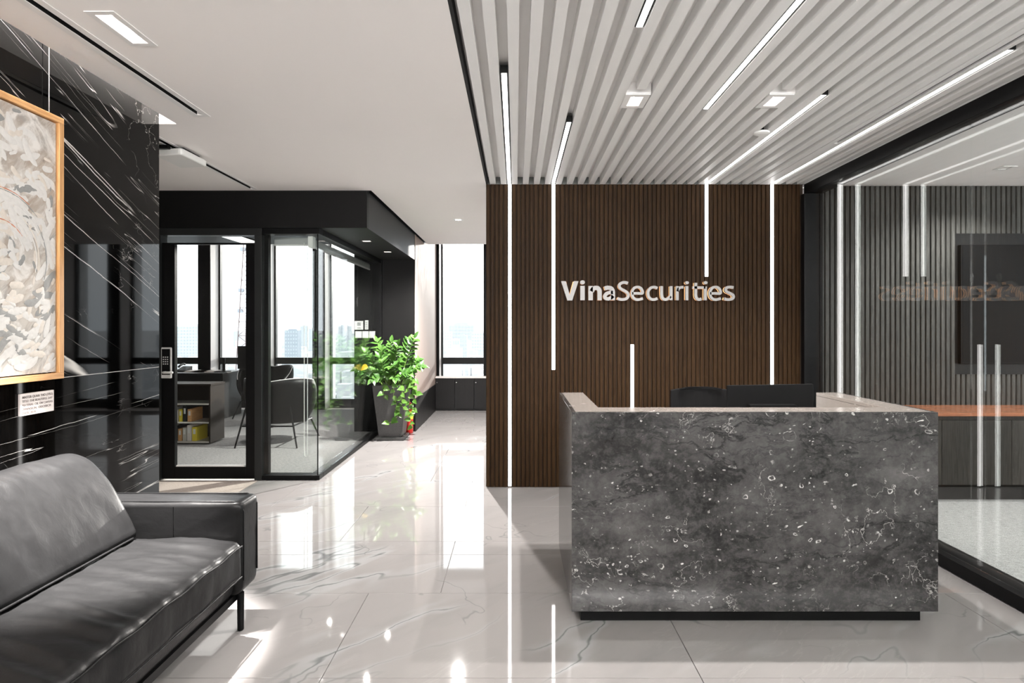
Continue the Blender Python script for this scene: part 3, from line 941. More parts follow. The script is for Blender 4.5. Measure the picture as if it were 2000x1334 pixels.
# ================================================================ LIGHT FITTINGS
def led_box(name, label, x0, x1, y0, y1, z0, z1, face, grp):
    """slim channel with a glowing diffuser; face: 'down' or 'front'"""
    t = thing(name, label, 'strip light', ((x0 + x1) / 2, (y0 + y1) / 2, z0), grp)
    if face == 'down':
        mb = MB().box(x0 - 0.006, x0, y0, y1, z0 + 0.001, z1).box(x1, x1 + 0.006, y0, y1, z0 + 0.001, z1).box(x0, x1, y0, y1, z1 - 0.01, z1)
        B(x0, x1, y0 + 0.002, y1 - 0.002, z0, z0 + 0.012).build('diffuser', 'led', t)
        mb.build('channel', 'dark_trim', t)
        B(x0 - 0.006, x1 + 0.006, y0 - 0.006, y0, z0, z1).build('end_cap', 'dark_trim', t)
    else:
        mb = MB().box(x0 - 0.002, x1 + 0.002, y0 + 0.004, y1, z0, z1)
        B(x0, x1, y0, y0 + 0.004, z0, z1).build('diffuser', 'led', t)
        mb.build('channel', 'dark_trim', t)
    return t
def gap(k): return S0 + SP * k - (SP - SW) / 2
ceil_leds = [
    (2, 3.10, 5.48, 'long strip light between ceiling slats above the left floor-length wall strip'),
    (6, 3.84, 5.48, 'short strip light between ceiling slats ending above the second wall strip'),
    (14, 0.6, 3.61, 'ceiling strip light between the two square downlights, stopping short of the wall'),
    (8, 0.4, 2.626, 'ceiling strip light cut off by the upper picture edge, nearest the viewer'),
    (20, 3.39, 5.48, 'ceiling strip light beside the round detector disc'),
    (26, 2.84, 5.48, 'ceiling strip light running along the black linear air slot'),
]
for k, a, b, lb in ceil_leds:
    led_box('ceiling_strip_light', lb, gap(k) - 0.014, gap(k) + 0.014, a, b, H + 0.004, H + 0.045, 'down', 'strip lights in the slatted ceiling')
wl_ = {4: 'floor-length strip light near the left edge of the walnut slat wall',
       14: 'strip light hanging down the slat wall left of the lettering',
       32: 'low strip light rising from behind the stone desk',
       49: 'short strip light ending just above the sign lettering',
       64: 'floor-length strip light behind the monitor near the glass partition'}
for i, (z0, z1) in leds.items():
    x = -0.22 + sp * i
    led_box('wall_strip_light', wl_[i], x - 0.0148, x + 0.0148, YF - 0.001, YF + 0.0155, z0 + (0.012 if z0 < 0.1 else 0), z1 - 0.0, 'front', 'strip lights in the slat wall')

def downlight(name, label, x, y, z, hw, hd, watts, lens_r=0.026, grp=None, trim_mat='white_metal', lenses=((0, 0),), rim=0.014, size=140, aim=(0, 0, -1)):
    """square recessed fitting: trim ring, tapered reflector, round glowing lens(es)"""
    t = thing(name, label, 'downlight', (x, y, z), grp)
    tr = MB()
    o_, i_ = 0.008, rim
    slab(tr, x - hw - o_, x + hw + o_, y - hd - o_, y + hd + o_, z - 0.003, z + 0.001, [(x - hw + i_, x + hw - i_, y - hd + i_, y + hd - i_)])
    tr.build('trim', trim_mat, t)
    a, b, c, d = hw - i_, hd - i_, max(0.02, hw - rim - 0.014), max(0.02, hd - rim - 0.014)
    MB().add([(x - a, y - b, z), (x + a, y - b, z), (x + a, y + b, z), (x - a, y + b, z),
              (x - c, y - d, z + 0.045), (x + c, y - d, z + 0.045), (x + c, y + d, z + 0.045), (x - c, y + d, z + 0.045)],
             [(0, 1, 5, 4), (1, 2, 6, 5), (2, 3, 7, 6), (3, 0, 4, 7), (4, 5, 6, 7)]).build('reflector', 'reflector_grey', t)
    for lx, ly in lenses:
        MB().lathe([(0.001, 0.0), (lens_r, 0.003), (lens_r, 0.012)], (x + lx, y + ly, z + 0.030), 20).build('lens', 'lamp_lens', t)
        spot((x + lx, y + ly, z - 0.006), watts, t, size=size, aim=aim)
    return t
downlight('twin_downlight', 'long twin-lamp recessed downlight in the plain ceiling above the sofa', -1.745, 2.635, H, 0.055, 0.145, SPOT_W * 26.0, lenses=((0, -0.07), (0, 0.07)), size=34, rim=0.02, aim=(-0.06, -0.02, -1), grp='ceiling downlights')
downlight('square_downlight', 'small square downlight in the plain corridor ceiling', -0.71, 7.28, H, 0.05, 0.05, SPOT_W * 11.0, grp='ceiling downlights')
downlight('square_downlight', 'square downlight in the black soffit nearer the glass corner', -1.666, 6.617, 2.4405, 0.06, 0.06, SPOT_W * 0.22, grp='ceiling downlights', trim_mat='black_metal')
downlight('square_downlight', 'square downlight in the black soffit above the potted plant', -1.635, 7.556, 2.4405, 0.06, 0.06, SPOT_W * 0.22, grp='ceiling downlights', trim_mat='black_metal')
for cx, lb in ((0.693, 'boxed square downlight among the ceiling slats above the left half of the desk'), (1.508, 'boxed square downlight among the ceiling slats next to the round detector')):
    t = downlight('boxed_downlight', lb, cx, 3.47, H, 0.062, 0.095, SPOT_W * 1.8, rim=0.026, grp='ceiling downlights')
    mb = MB()
    x0, x1, y0, y1 = cx - 0.072, cx + 0.072, 3.362, 3.578
    mb.box(x0, x0 + 0.006, y0, y1, H + 0.002, H + 0.066).box(x1 - 0.006, x1, y0, y1, H + 0.002, H + 0.066).box(x0 + 0.006, x1 - 0.006, y0, y0 + 0.006, H + 0.002, H + 0.066).box(x0 + 0.006, x1 - 0.006, y1 - 0.006, y1, H + 0.002, H + 0.066)
    mb.build('housing', 'white_metal', t)
# added unseen downlights for fill; only the first meeting room one is known
for x, y, lb, wt in ((-1.0, 0.2, 'added unseen square downlight in the plain ceiling above the viewer', 1.0), (-1.3, 4.6, 'unlit-side square downlight', 0.0), (-4.6, 4.8, 'added unseen square downlight in the side passage behind the marble wall', 0.5)):
    if wt: downlight('square_downlight', lb, x, y, H - 0.001, 0.05, 0.05, SPOT_W * wt, grp='ceiling downlights')
downlight('square_downlight', 'square downlight in the meeting room ceiling behind the glass', 4.05, 5.02 * 0.98, H - 0.001, 0.05, 0.05, SPOT_W * 1.6, grp='ceiling downlights')
downlight('square_downlight', 'added second square downlight in the meeting room ceiling', 5.6, 3.0, H - 0.001, 0.05, 0.05, SPOT_W * 1.8, grp='ceiling downlights')
downlight('square_downlight', 'added square downlight in the office ceiling over the lounge chairs', -3.3, 7.4, H - 0.001, 0.05, 0.05, SPOT_W * 1.3, grp='ceiling downlights')  # both office lamps are added to brighten its carpet
downlight('square_downlight', 'added square downlight in the office ceiling near the side glass', -2.7, 8.6, H - 0.001, 0.05, 0.05, SPOT_W * 0.7, grp='ceiling downlights')
downlight('boxed_downlight', 'added unseen square downlight among the ceiling slats behind the viewer', 1.1, 0.4, H, 0.07, 0.07, SPOT_W * 0.9, grp='ceiling downlights')
t = thing('office_light_panel', 'long white linear light panel in the black office ceiling', 'ceiling light', (-4.1, 8.2, H))
B(-4.25, -3.95, 7.0, 9.40, H - 0.014, H - 0.004).build('diffuser', 'office_panel', t)
slab(MB(), -4.26, -3.94, 6.99, 9.41, H - 0.016, H - 0.0005, [(-4.25, -3.95, 7.0, 9.40)]).build('frame', 'dark_trim', t)
# cove light over the marble wall
t = thing('cove_strip_light', 'hidden strip light in the ceiling cove above the black marble wall', 'strip light', (-2.215, 1.0, H + 0.2))
B(-2.290, -2.240, YB + 0.1, 3.80, H + 0.328, H + 0.334).build('diffuser', 'cove_led', t)
B(-2.292, -2.238, YB + 0.1, 3.80, H + 0.3345, H + 0.3495).build('channel', 'white_metal', t)

# ---- linear air slots
def air_slot(label, x0, x1, y0, y1, trim):
    t = thing('linear_air_slot', label, 'air vent', ((x0 + x1) / 2, (y0 + y1) / 2, H), 'linear air slots')
    MB().box(x0, x0 + 0.003, y0, y1, H, H + 0.058).box(x1 - 0.003, x1, y0, y1, H, H + 0.058).box(x0 + 0.003, x1 - 0.003, y0, y1, H + 0.045, H + 0.058).build('plenum', 'black_slot', t)
    slab(MB(), x0 - trim, x1 + trim, y0 - trim, y1 + trim, H - 0.003, H - 0.0002, [(x0 + 0.003, x1 - 0.003, y0, y1)]).build('trim', 'white_metal', t)
    B((x0 + x1) / 2 - 0.003, (x0 + x1) / 2 + 0.003, y0, y1, H + 0.012, H + 0.044).build('blade', 'black_slot', t)
air_slot('long black linear air slot in the plain ceiling over the sofa', *slot1, 0.032)
air_slot('thin linear air slot in the ceiling of the side passage by the black soffit', *slot2, 0.02)
t = thing('linear_air_slot', 'thin black air slot set in a flat panel of the slatted ceiling', 'air vent', (2.30, 3, H), 'linear air slots')
slab(MB(), 2.245, 2.338, YB + 0.02, YF - 0.004, H - 0.002, H + 0.012, [(2.283, 2.311, -1.5, 4.27)]).build('trim', 'slat_white', t)
B(2.276, 2.318, -1.5, 4.27, H + 0.0125, H + 0.05).build('plenum', 'black_slot', t)

# ---- detector disc, passage unit
t = thing('smoke_detector', 'round white detector disc hanging between ceiling slats', 'smoke detector', (1.657, 4.01, H))
MB().lathe([(0.030, -0.022), (0.050, -0.016), (0.052, -0.006), (0.046, -0.002)], (1.657, 4.01, H - 0.0), 28).build('disc', 'white_plastic', t, smooth=False)
MB().lathe([(0.016, -0.002), (0.016, 0.066)], (1.657, 4.01, H), 12).build('stem', 'dark_trim', t)
t = thing('ceiling_unit', 'flat white box fixed under the ceiling of the side passage', 'ceiling unit', (-2.52, 4.5, H))
MB().prism(fillet([(-2.63, 4.32), (-2.41, 4.28), (-2.40, 4.62), (-2.63, 4.66)], 0.03, 3), 'z', 2.725, 2.775).build('cover', 'white_plastic', t, 0.012, 3)
B(-2.60, -2.44, 4.36, 4.58, 2.776, 2.7965).build('bracket', 'dark_trim', t)
B(-2.60, -2.50, 4.262, 4.30, 2.765, 2.79).build('sensor', 'black_metal', t, 0.004)

# ================================================================ RECEPTION DESK
dk = thing('reception_desk', 'large dark grey fossil-stone reception desk with downlight painted into its pale polished top', 'desk', (1.18, 3.38, 0))
DX0, DX1, DY0, DY1, DZ0, DZ1 = 0.276, 2.09, 2.94, 3.83, 0.07, 1.058
B(DX0, DX1, DY0, DY0 + 0.02, DZ0, DZ1 - 0.0005).build('front_slab', 'grey_fossil_stone', dk, 0.002)
B(DX0, DX0 + 0.02, DY0 + 0.021, DY1, DZ0, DZ1 - 0.0005).build('side_slab', 'grey_fossil_stone', dk, 0.002)
B(DX1 - 0.02, DX1, DY0 + 0.021, DY1, DZ0, DZ1 - 0.0005).build('side_slab', 'grey_fossil_stone', dk, 0.002)
TW = 0.155
MB().prism([(DX0 + 0.0205, DY0 + 0.0205), (DX1 - 0.0205, DY0 + 0.0205), (DX1 - 0.0205, DY1), (DX1 - TW, DY1), (DX1 - TW, DY0 + 0.175), (DX0 + TW, DY0 + 0.175), (DX0 + TW, DY1), (DX0 + 0.0205, DY1)], 'z', DZ1 - 0.02, DZ1).build('top_ledge', 'beige_lit_fossil_stone', dk, 0.0015)
B(DX0 + TW - 0.02, DX0 + TW, DY0 + 0.196, DY1, 0.775, DZ1 - 0.021).build('inner_slab', 'beige_lit_fossil_stone', dk)
B(DX1 - TW, DX1 - TW + 0.02, DY0 + 0.196, DY1, 0.90, DZ1 - 0.021).build('inner_slab', 'beige_lit_fossil_stone', dk)
B(DX0 + TW - 0.02, DX1 - TW + 0.02, DY0 + 0.175, DY0 + 0.195, 0.775, DZ1 - 0.021).build('inner_slab', 'beige_lit_fossil_stone', dk)
B(DX1 - TW, DX1 - TW + 0.02, DY0 + 0.196, DY1, 0.775, 0.899).build('inner_panel', 'white_metal', dk)
B(DX0 + 0.022, DX1 - 0.022, DY0 + 0.022, DY1 - 0.005, 0.735, 0.77).build('worktop', 'pale_board', dk)
B(DX0 + 0.022, DX0 + TW, DY0 + 0.03, DY1, DZ0, 0.734).build('carcass', 'dark_board', dk)
B(DX1 - TW, DX1 - 0.022, DY0 + 0.03, DY1, DZ0, 0.734).build('carcass', 'dark_board', dk)
B(DX0 + TW + 0.001, DX1 - TW - 0.001, DY0 + 0.03, DY0 + 0.08, DZ0, 0.734).build('carcass', 'dark_board', dk)
B(0.325, 2.036, 2.993, DY1 - 0.05, 0.001, DZ0 - 0.0005).build('plinth', 'black_metal', dk)

# monitor on the desk (its back faces the viewer)
mn = thing('monitor', 'flat black monitor turned away on the stone reception desk', 'monitor', (1.48, 3.45, 0.77))
mz = 3.45
a, b = at(1421, 753, mz), at(1589, 750, mz)
MB().prism([(a.x, 0.80), (b.x, 0.80), (b.x, b.z), (a.x, a.z)], 'y', mz, mz + 0.022).build('back_shell', 'monitor_black', mn, 0.004)
MB().prism([(a.x + 0.008, 0.808), (b.x - 0.008, 0.808), (b.x - 0.008, b.z - 0.008), (a.x + 0.008, a.z - 0.008)], 'y', mz + 0.0225, mz + 0.026).build('screen', 'black_metal', mn)
c0, c1 = at(1464, 790, mz - 0.03), at(1556, 788, mz - 0.03)
B(c0.x, c1.x, mz - 0.035, mz - 0.0005, 0.86, c0.z).build('rear_housing', 'monitor_black', mn, 0.006)
B((a.x + b.x) / 2 - 0.03, (a.x + b.x) / 2 + 0.03, mz - 0.055, mz - 0.036, 0.782, 0.98).build('stand_neck', 'monitor_black', mn)
B((a.x + b.x) / 2 - 0.12, (a.x + b.x) / 2 + 0.12, mz - 0.13, mz + 0.12, 0.7705, 0.781).build('stand_foot', 'monitor_black', mn, 0.003)

# office chair behind the desk
ch = thing('office_chair', 'black office chair tucked behind the reception desk', 'chair', (1.22, 4.08, 0))
cx, cy = 1.265, 4.05
MB().prism(fillet([(cx - 0.24, cy - 0.24), (cx + 0.24, cy - 0.24), (cx + 0.25, cy + 0.24), (cx - 0.25, cy + 0.24)], 0.08, 4), 'z', 0.44, 0.51).build('seat', 'mesh_black', ch, 0.02, 3)
p0, p1 = at(1313, 764, 3.90), at(1432, 764, 3.90)
zt = at(1370, 761, 3.9).z
cxm = (p0.x + p1.x) / 2
def backrest(x0, x1, z0, z1, y, bow, th):
    mb = MB(); nn = 14; vs = []
    for k in range(nn + 1):
        u = k / nn
        x = x0 + (x1 - x0) * u
        yy = y - bow * (1 - (2 * u - 1) ** 2)
        top = z1 + 0.010 * (1 - (2 * u - 1) ** 4)
        vs += [(x, yy, z0), (x, yy, top), (x, yy + th, top), (x, yy + th, z0)]
    fs = []
    for k in range(nn):
        for j in range(4):
            fs.append((k * 4 + j, (k + 1) * 4 + j, (k + 1) * 4 + (j + 1) % 4, k * 4 + (j + 1) % 4))
    fs += [(0, 1, 2, 3), tuple(nn * 4 + j for j in (3, 2, 1, 0))]
    return mb.add(vs, fs)
backrest(p0.x, p1.x, 0.56, zt - 0.008, 3.93, -0.05, 0.03).build('backrest', 'mesh_black', ch, 0.006)
backrest(p0.x + 0.06, p1.x - 0.06, zt - 0.006, zt + 0.002, 3.93, -0.045, 0.018).build('grip_rim', 'black_metal', ch, 0.003)
MB().tube([(cx, cy + 0.15, 0.43), (cx, 4.02 + 0.0, 0.5), (cx, 3.99, 0.62)], 0.022, 8).build('back_bracket', 'black_metal', ch)
MB().lathe([(0.03, 0.10), (0.03, 0.30), (0.022, 0.30), (0.022, 0.44)], (cx, cy, 0), 14).build('gas_column', 'black_metal', ch)
for k in range(5):
    a = 2 * PI * k / 5 + 0.3
    e = (cx + 0.29 * math.cos(a), cy + 0.29 * math.sin(a))
    lg = MB().tube([(cx, cy, 0.105), (e[0], e[1], 0.07)], [0.026, 0.016], 8).build('leg', 'black_metal', ch)
    MB().tube([(e[0] - 0.012 * math.sin(a), e[1] + 0.012 * math.cos(a), 0.026), (e[0] + 0.012 * math.sin(a), e[1] - 0.012 * math.cos(a), 0.026)], 0.026, 12).build('caster', 'black_metal', lg)

# ================================================================ SIGN
sg = thing('wall_sign', 'brushed metal letters reading VinaSecurities, backlit, on the walnut slat wall', 'sign', (1.2, YF, 1.72))
def sgx(c): return (1080 + c * 0.19 - CX) / 211.4
def sgz(r): return CZ - (520 + r * 0.19 - CY) / 211.4
E_ = [(804, 282), (860, 282), (909, 280), (903, 243), (880, 221), (853, 217), (824, 229), (806, 260), (804, 292), (816, 325), (845, 344), (880, 344), (914, 333)]
def cut(x0, x1, y0, y1): return ('poly', [(x0, y0), (x1, y0), (x1, y1), (x0, y1)])
def dot(x, y, rx, ry): return ('poly', [(x + rx * math.cos(2 * PI * k / 20), y + ry * math.sin(2 * PI * k / 20)) for k in range(20)])
LETTERS = [
    [('poly', [(80, 157), (128, 157), (168, 296), (210, 157), (258, 157), (193, 355), (143, 355)])],
    [cut(275, 321, 205, 352), dot(298, 169, 25, 21)],
    [cut(358, 404, 206, 352), (45, [(392, 262), (405, 238), (428, 226), (454, 230), (470, 252), (472, 290), (472, 352)])],
    [(42, [(522, 232), (556, 224), (588, 230), (606, 254), (609, 290), (609, 352)]), (36, [(609, 272), (570, 274), (540, 288), (526, 310), (534, 332), (560, 338), (590, 326), (609, 306)])],
    [(29, [(762, 179), (735, 171), (705, 173), (678, 190), (673, 213), (690, 235), (726, 255), (757, 278), (765, 308), (745, 336), (710, 344), (680, 342), (655, 331)])],
    [(27, E_)],
    [(28, [(1062, 229), (1030, 218), (995, 226), (971, 254), (966, 286), (976, 320), (1000, 341), (1035, 344), (1063, 333)])],
    [(29, [(1105, 208), (1105, 262), (1107, 305), (1118, 334), (1142, 344), (1168, 336), (1196, 310)]), cut(1187, 1216, 208, 352)],
    [cut(1250, 1279, 208, 352), (27, [(1266, 262), (1279, 234), (1300, 221), (1327, 219)])],
    [cut(1347, 1377, 208, 352), dot(1363, 173, 20, 16)],
    [(29, [(1453, 174), (1453, 250), (1454, 308), (1466, 336), (1490, 344), (1512, 338)]), cut(1418, 1552, 210, 235)],
    [cut(1535, 1565, 210, 352), dot(1553, 173, 20, 16)],
    [(27, [(x + 795, y) for x, y in E_])],
    [(28, [(1838, 223), (1805, 217), (1772, 223), (1757, 243), (1768, 264), (1800, 280), (1831, 298), (1838, 321), (1817, 340), (1780, 345), (1742, 335)])],
]
def smooth_path(p, n=7):
    out = []
    for i in range(len(p) - 1):
        a, b, c, d = p[max(0, i - 1)], p[i], p[i + 1], p[min(len(p) - 1, i + 2)]
        for k in range(n):
            t = k / n
            out.append(tuple(0.5 * (2 * b[q] + (c[q] - a[q]) * t + (2 * a[q] - 5 * b[q] + 4 * c[q] - d[q]) * t * t + (3 * b[q] - a[q] - 3 * c[q] + d[q]) * t ** 3) for q in (0, 1)))
    return out + [p[-1]]
def letter_mb(parts, y0, y1, shrink):
    mb = MB()
    for kind, pts in parts:
        if kind == 'poly':
            cx_ = sum(p[0] for p in pts) / len(pts); cy_ = sum(p[1] for p in pts) / len(pts)
            q = [(sgx(cx_ + (p[0] - cx_) * (1 - shrink)), sgz(cy_ + (p[1] - cy_) * (1 - shrink * 0.3))) for p in pts]
            mb.prism(q, 'y', y0, y1)
        else:
            pth = smooth_path(pts); hw_ = kind * (1 - shrink) / 2
            L_, R_ = [], []
            for i in range(len(pth)):
                a, b = pth[max(0, i - 1)], pth[min(len(pth) - 1, i + 1)]
                dx, dy = b[0] - a[0], b[1] - a[1]
                m_ = math.hypot(dx, dy) or 1
                L_.append((sgx(pth[i][0] - dy / m_ * hw_), sgz(pth[i][1] + dx / m_ * hw_)))
                R_.append((sgx(pth[i][0] + dy / m_ * hw_), sgz(pth[i][1] - dx / m_ * hw_)))
            n_ = len(pth)
            vs_ = [(p[0], y0, p[1]) for p in L_ + R_] + [(p[0], y1, p[1]) for p in L_ + R_]
            fs_ = []
            for i in range(n_ - 1):
                fs_ += [(i, i + 1, n_ + i + 1, n_ + i), (2 * n_ + i, 3 * n_ + i, 3 * n_ + i + 1, 2 * n_ + i + 1), (i, 2 * n_ + i, 2 * n_ + i + 1, i + 1), (n_ + i, n_ + i + 1, 3 * n_ + i + 1, 3 * n_ + i)]
            fs_ += [(0, n_, 3 * n_, 2 * n_), (n_ - 1, 3 * n_ - 1, 4 * n_ - 1, 2 * n_ - 1)]
            mb.add(vs_, fs_)
    return mb
for parts in LETTERS:
    L = letter_mb(parts, 5.440, 5.464, 0.0).build('letter', 'steel', sg)
    letter_mb(parts, 5.478, 5.4855, 0.16).build('halo_light', 'halo_light', L)

# ================================================================ PAINTING, PLATE
pt = thing('painting', 'abstract painting of white brush dabs in a honey wood frame on black marble', 'painting', (XW, 1.95, 1.9))
PX = XW + 0.004
Y0, Y1, Z0, Z1 = 0.94, 2.985, 1.222, 2.525
fwid, fd = 0.030, 0.045
B(PX, PX + fd, Y0, Y1, Z1 - fwid, Z1).build('frame_rail', 'honey_wood', pt, 0.002)
B(PX, PX + fd, Y0, Y1, Z0, Z0 + fwid).build('frame_rail', 'honey_wood', pt, 0.002)
B(PX, PX + fd, Y0, Y0 + fwid, Z0 + fwid, Z1 - fwid).build('frame_stile', 'honey_wood_upright', pt, 0.002)
B(PX, PX + fd, Y1 - fwid, Y1, Z0 + fwid, Z1 - fwid).build('frame_stile', 'honey_wood_upright', pt, 0.002)
cv = B(PX + 0.001, PX + 0.030, Y0 + fwid + 0.006, Y1 - fwid - 0.006, Z0 + fwid + 0.006, Z1 - fwid - 0.006).build('canvas', 'canvas_paint', pt)
rs = random.Random(11)
XS = PX + 0.030
def dab(mb, y, z, ang, L, wd_, curve, h):
    nn = 7; rows = []
    for k in range(nn + 1):
        u = k / nn - 0.5
        a = ang + curve * u
        cy_ = y + L * u * math.cos(ang + curve * u * 0.5); cz_ = z + L * u * math.sin(ang + curve * u * 0.5)
        ww = wd_ * (1 - (2 * u) ** 6 * 0.7) * rs.uniform(0.85, 1.1) / 2
        nx, nz = -math.sin(a), math.cos(a)
        rows.append([(cy_ + nx * ww, cz_ + nz * ww), (cy_, cz_), (cy_ - nx * ww, cz_ - nz * ww)])
    vs = []
    for r in rows:
        for j, (yy, zz) in enumerate(r):
            yy = min(max(yy, Y0 + fwid + 0.01), Y1 - fwid - 0.01); zz = min(max(zz, Z0 + fwid + 0.01), Z1 - fwid - 0.01)
            vs.append((XS + (h if j == 1 else h * 0.35), yy, zz))
    fs = []
    for k in range(nn):
        fs += [(k * 3, k * 3 + 1, (k + 1) * 3 + 1, (k + 1) * 3), (k * 3 + 1, k * 3 + 2, (k + 1) * 3 + 2, (k + 1) * 3 + 1)]
    mb.add(vs, fs)
lay = {m: MB() for m in ('impasto_white', 'impasto_cream', 'impasto_grey', 'impasto_rust')}
for k in range(520):
    y = rs.uniform(1.0, 2.93) if k < 260 else rs.uniform(2.45, 2.94)
    z = rs.uniform(1.27, 2.47)
    # the dabs circle the middle of the right half; the upper right corner stays sparse
    if z > 2.2 and y > 2.6 and rs.random() < 0.8: continue
    yc, zc = 2.62, 1.86
    ang = math.atan2(z - zc, y - yc) + PI / 2 + rs.uniform(-0.9, 0.9)
    m = rs.choices(['impasto_white', 'impasto_cream', 'impasto_grey'], [7, 3, 1.6])[0]
    L = rs.uniform(0.035, 0.14) * (1.25 if m == 'impasto_white' else 1.0)
    dab(lay[m], y, z, ang, L, min(0.036, L * rs.uniform(0.25, 0.48)), rs.uniform(-1.4, 1.4), rs.uniform(0.0012, 0.004))
for k in range(16):
    a0 = rs.uniform(0, PI); R_ = rs.uniform(0.13, 0.32)
    dab(lay[rs.choice(['impasto_rust', 'impasto_cream', 'impasto_grey', 'impasto_white'])], 2.62 + R_ * math.cos(a0), 1.80 + R_ * math.sin(a0), a0 + PI / 2, R_ * 1.0, 0.006, 1.0, 0.0045)
for m, mb in lay.items():
    o = mb.build('brush_strokes', m, pt, smooth=True); o['kind'] = 'stuff'
for y in (2.16, 2.93):
    MB().tube([(PX + 0.012, y, Z1 - 0.002), (PX + 0.012, y, H + 0.34)], 0.0022, 6).build('hanging_wire', 'steel', pt)

pl = thing('caption_plate', 'small pale caption plate lettered in five lines below the painting', 'plate', (XW, 2.86, 1.1))
ya, yb = 2.765, 2.966
B(XW + 0.001, XW + 0.012, ya, yb, 1.062, 1.166).build('plate', 'paper', pl, 0.001)
for i, (ln, sz) in enumerate((('MASTER QUAN THO (1951)', 0.0165), ('TITLE: THE BEAUTIFUL DAY', 0.0155), ('MATERIAL: OIL ON CANVAS', 0.0155), ('DIMENSION: 120X200CM', 0.0155), ('DATE: 2019.', 0.0155))):
    me = text_mesh(ln, sz, 0.0004, 0.0002 if i == 0 else 0.0)
    wmax = max(v.co.x for v in me.vertices)
    k = min(1.0, 0.182 / wmax)
    for v in me.vertices:
        v.co = Vector((XW + 0.0125 + v.co.z, ya + 0.010 + v.co.x * k, 1.143 - 0.0185 * i + v.co.y))
    me.materials.clear(); me.materials.append(MAT['ink'])
    link('lettering', me, pl)

# ================================================================ SOFA
sf_ = thing('sofa', 'black leather sofa with loose cushions against the black marble wall', 'sofa', (-1.8, 1.5, 0))
def wr(co, s, amp):
    q = Vector((co.x * s[0], co.y * s[1], co.z * s[2]))
    return amp * (mnoise.noise(q) + 0.5 * mnoise.noise(q * 2.1 + Vector((3, 1, 7))))
def fold(co, dirv, freq, amp, seed):
    # elongated soft folds: ridged noise stretched across dirv
    a = co.dot(Vector(dirv)) * freq
    q = Vector((a + seed, co.x * 2.0 + co.y * 0.7, co.z * 2.0 + seed))
    return amp * (1 - abs(mnoise.noise(q)) * 2.2)
def seat_disp(co, nrm):
    top = max(0.0, nrm.z)
    u = (co.x + 1.74) / 0.45
    ff = math.exp(-((co.x + 1.52) / 0.25) ** 2)
    return 0.022 * top * max(0, 1 - u * u) + wr(co, (3, 5, 3), 0.006) + fold(co, (0.28, 0.96, 0), 11.0, 0.0075 * top * (0.35 + ff), 4.0) + wr(co, (16, 30, 20), 0.0012)
seat_poly = resample(fillet([(-2.20, 0.293), (-1.292, 0.293), (-1.292, 0.462), (-2.20, 0.462)], [0.03, 0.025, 0.035, 0.03], 4), 110)
for a, b in ((1.52, 2.822), (0.25, 1.51)):
    cu = loft_y(seat_poly, a, b, 0.035, 95, seat_disp).build('seat_cushion', 'leather', sf_, smooth=True)
    pts = [(-1.293 + 0.004, a + 0.03 + (b - a - 0.06) * k / 40, 0.448 + 0.004 * math.sin(k * 0.7)) for k in range(41)]
    MB().tube(pts, 0.0045, 6).build('piping', 'leather', cu, smooth=True)
    pts = [(-1.293 + 0.003, a + 0.03 + (b - a - 0.06) * k / 40, 0.305) for k in range(41)]
    MB().tube(pts, 0.004, 6).build('piping', 'leather', cu, smooth=True)
back_poly = resample(fillet([(-1.775, 0.495), (-2.015, 0.875), (-2.10, 0.895), (-2.27, 0.84), (-2.27, 0.50)], [0.025, 0.06, 0.05, 0.06, 0.05], 5), 90)
def back_disp(co, nrm):
    fr = max(0.0, nrm.x)
    v = (co.z - 0.68) / 0.2
    return 0.030 * fr * max(0, 1 - v * v) + wr(co, (4, 5, 3), 0.007) + fold(co, (0, 0.93, 0.36), 6.5, 0.005 * fr, 9.0) + wr(co, (16, 26, 16), 0.001)
for a, b in ((1.52, 2.80), (0.26, 1.51)):
    cu = loft_y(back_poly, a, b, 0.030, 95, back_disp).build('back_cushion', 'leather', sf_, smooth=True)
    MB().tube([(-1.774, a + 0.05 + (b - a - 0.1) * k / 30, 0.500) for k in range(31)], 0.005, 6).build('piping', 'leather', cu, smooth=True)
def arm_disp(co, nrm):
    return wr(co, (6, 6, 6), 0.002)
for a, b in ((2.84, 3.025), (0.05, 0.235)):
    ap = resample(fillet([(-2.285, 0.185), (-1.312, 0.185), (-1.312, 0.637), (-2.285, 0.637)], [0.02, 0.06, 0.028, 0.02], 5), 120)
    am = loft_y(ap, a, b, 0.022, 8, arm_disp).build('arm', 'leather', sf_, smooth=True)
    yy = a + 0.020
    MB().tube([(-2.27, yy, 0.6385), (-1.36, yy, 0.6385), (-1.325, yy, 0.622), (-1.3115, yy, 0.59), (-1.3105, yy, 0.26)], 0.0035, 6).build('piping', 'leather', am, smooth=True)
    MB().tube([(-2.27, b - 0.020, 0.6385), (-1.36, b - 0.020, 0.6385), (-1.325, b - 0.020, 0.622), (-1.3115, b - 0.020, 0.59), (-1.3105, b - 0.020, 0.26)], 0.0035, 6).build('piping', 'leather', am, smooth=True)
    for xx in (-1.96, -1.64):
        MB().tube([(xx, a - 0.0005, 0.22), (xx, a - 0.0005, 0.62)], 0.0022, 5).build('seam', 'leather', am)
base = loft_y(resample(fillet([(-2.24, 0.185), (-1.36, 0.185), (-1.335, 0.288), (-2.24, 0.288)], 0.02, 4), 60), 0.236, 2.839, 0.01, 20).build('base', 'leather', sf_, smooth=True)
B(-2.285, -2.20, 0.236, 2.839, 0.289, 0.60).build('back_frame', 'leather', sf_, 0.02, 3)
B(-1.44, -1.36, 0.10, 2.96, 0.150, 0.184).build('rail', 'black_metal', sf_)
for x in (-1.345, -2.2):
    for y in (2.90, 0.15):
        MB().lathe([(0.012, 0.0), (0.015, 0.004), (0.0165, 0.184)], (x, y, 0.0005), 16).build('leg', 'black_metal', sf_, smooth=False)

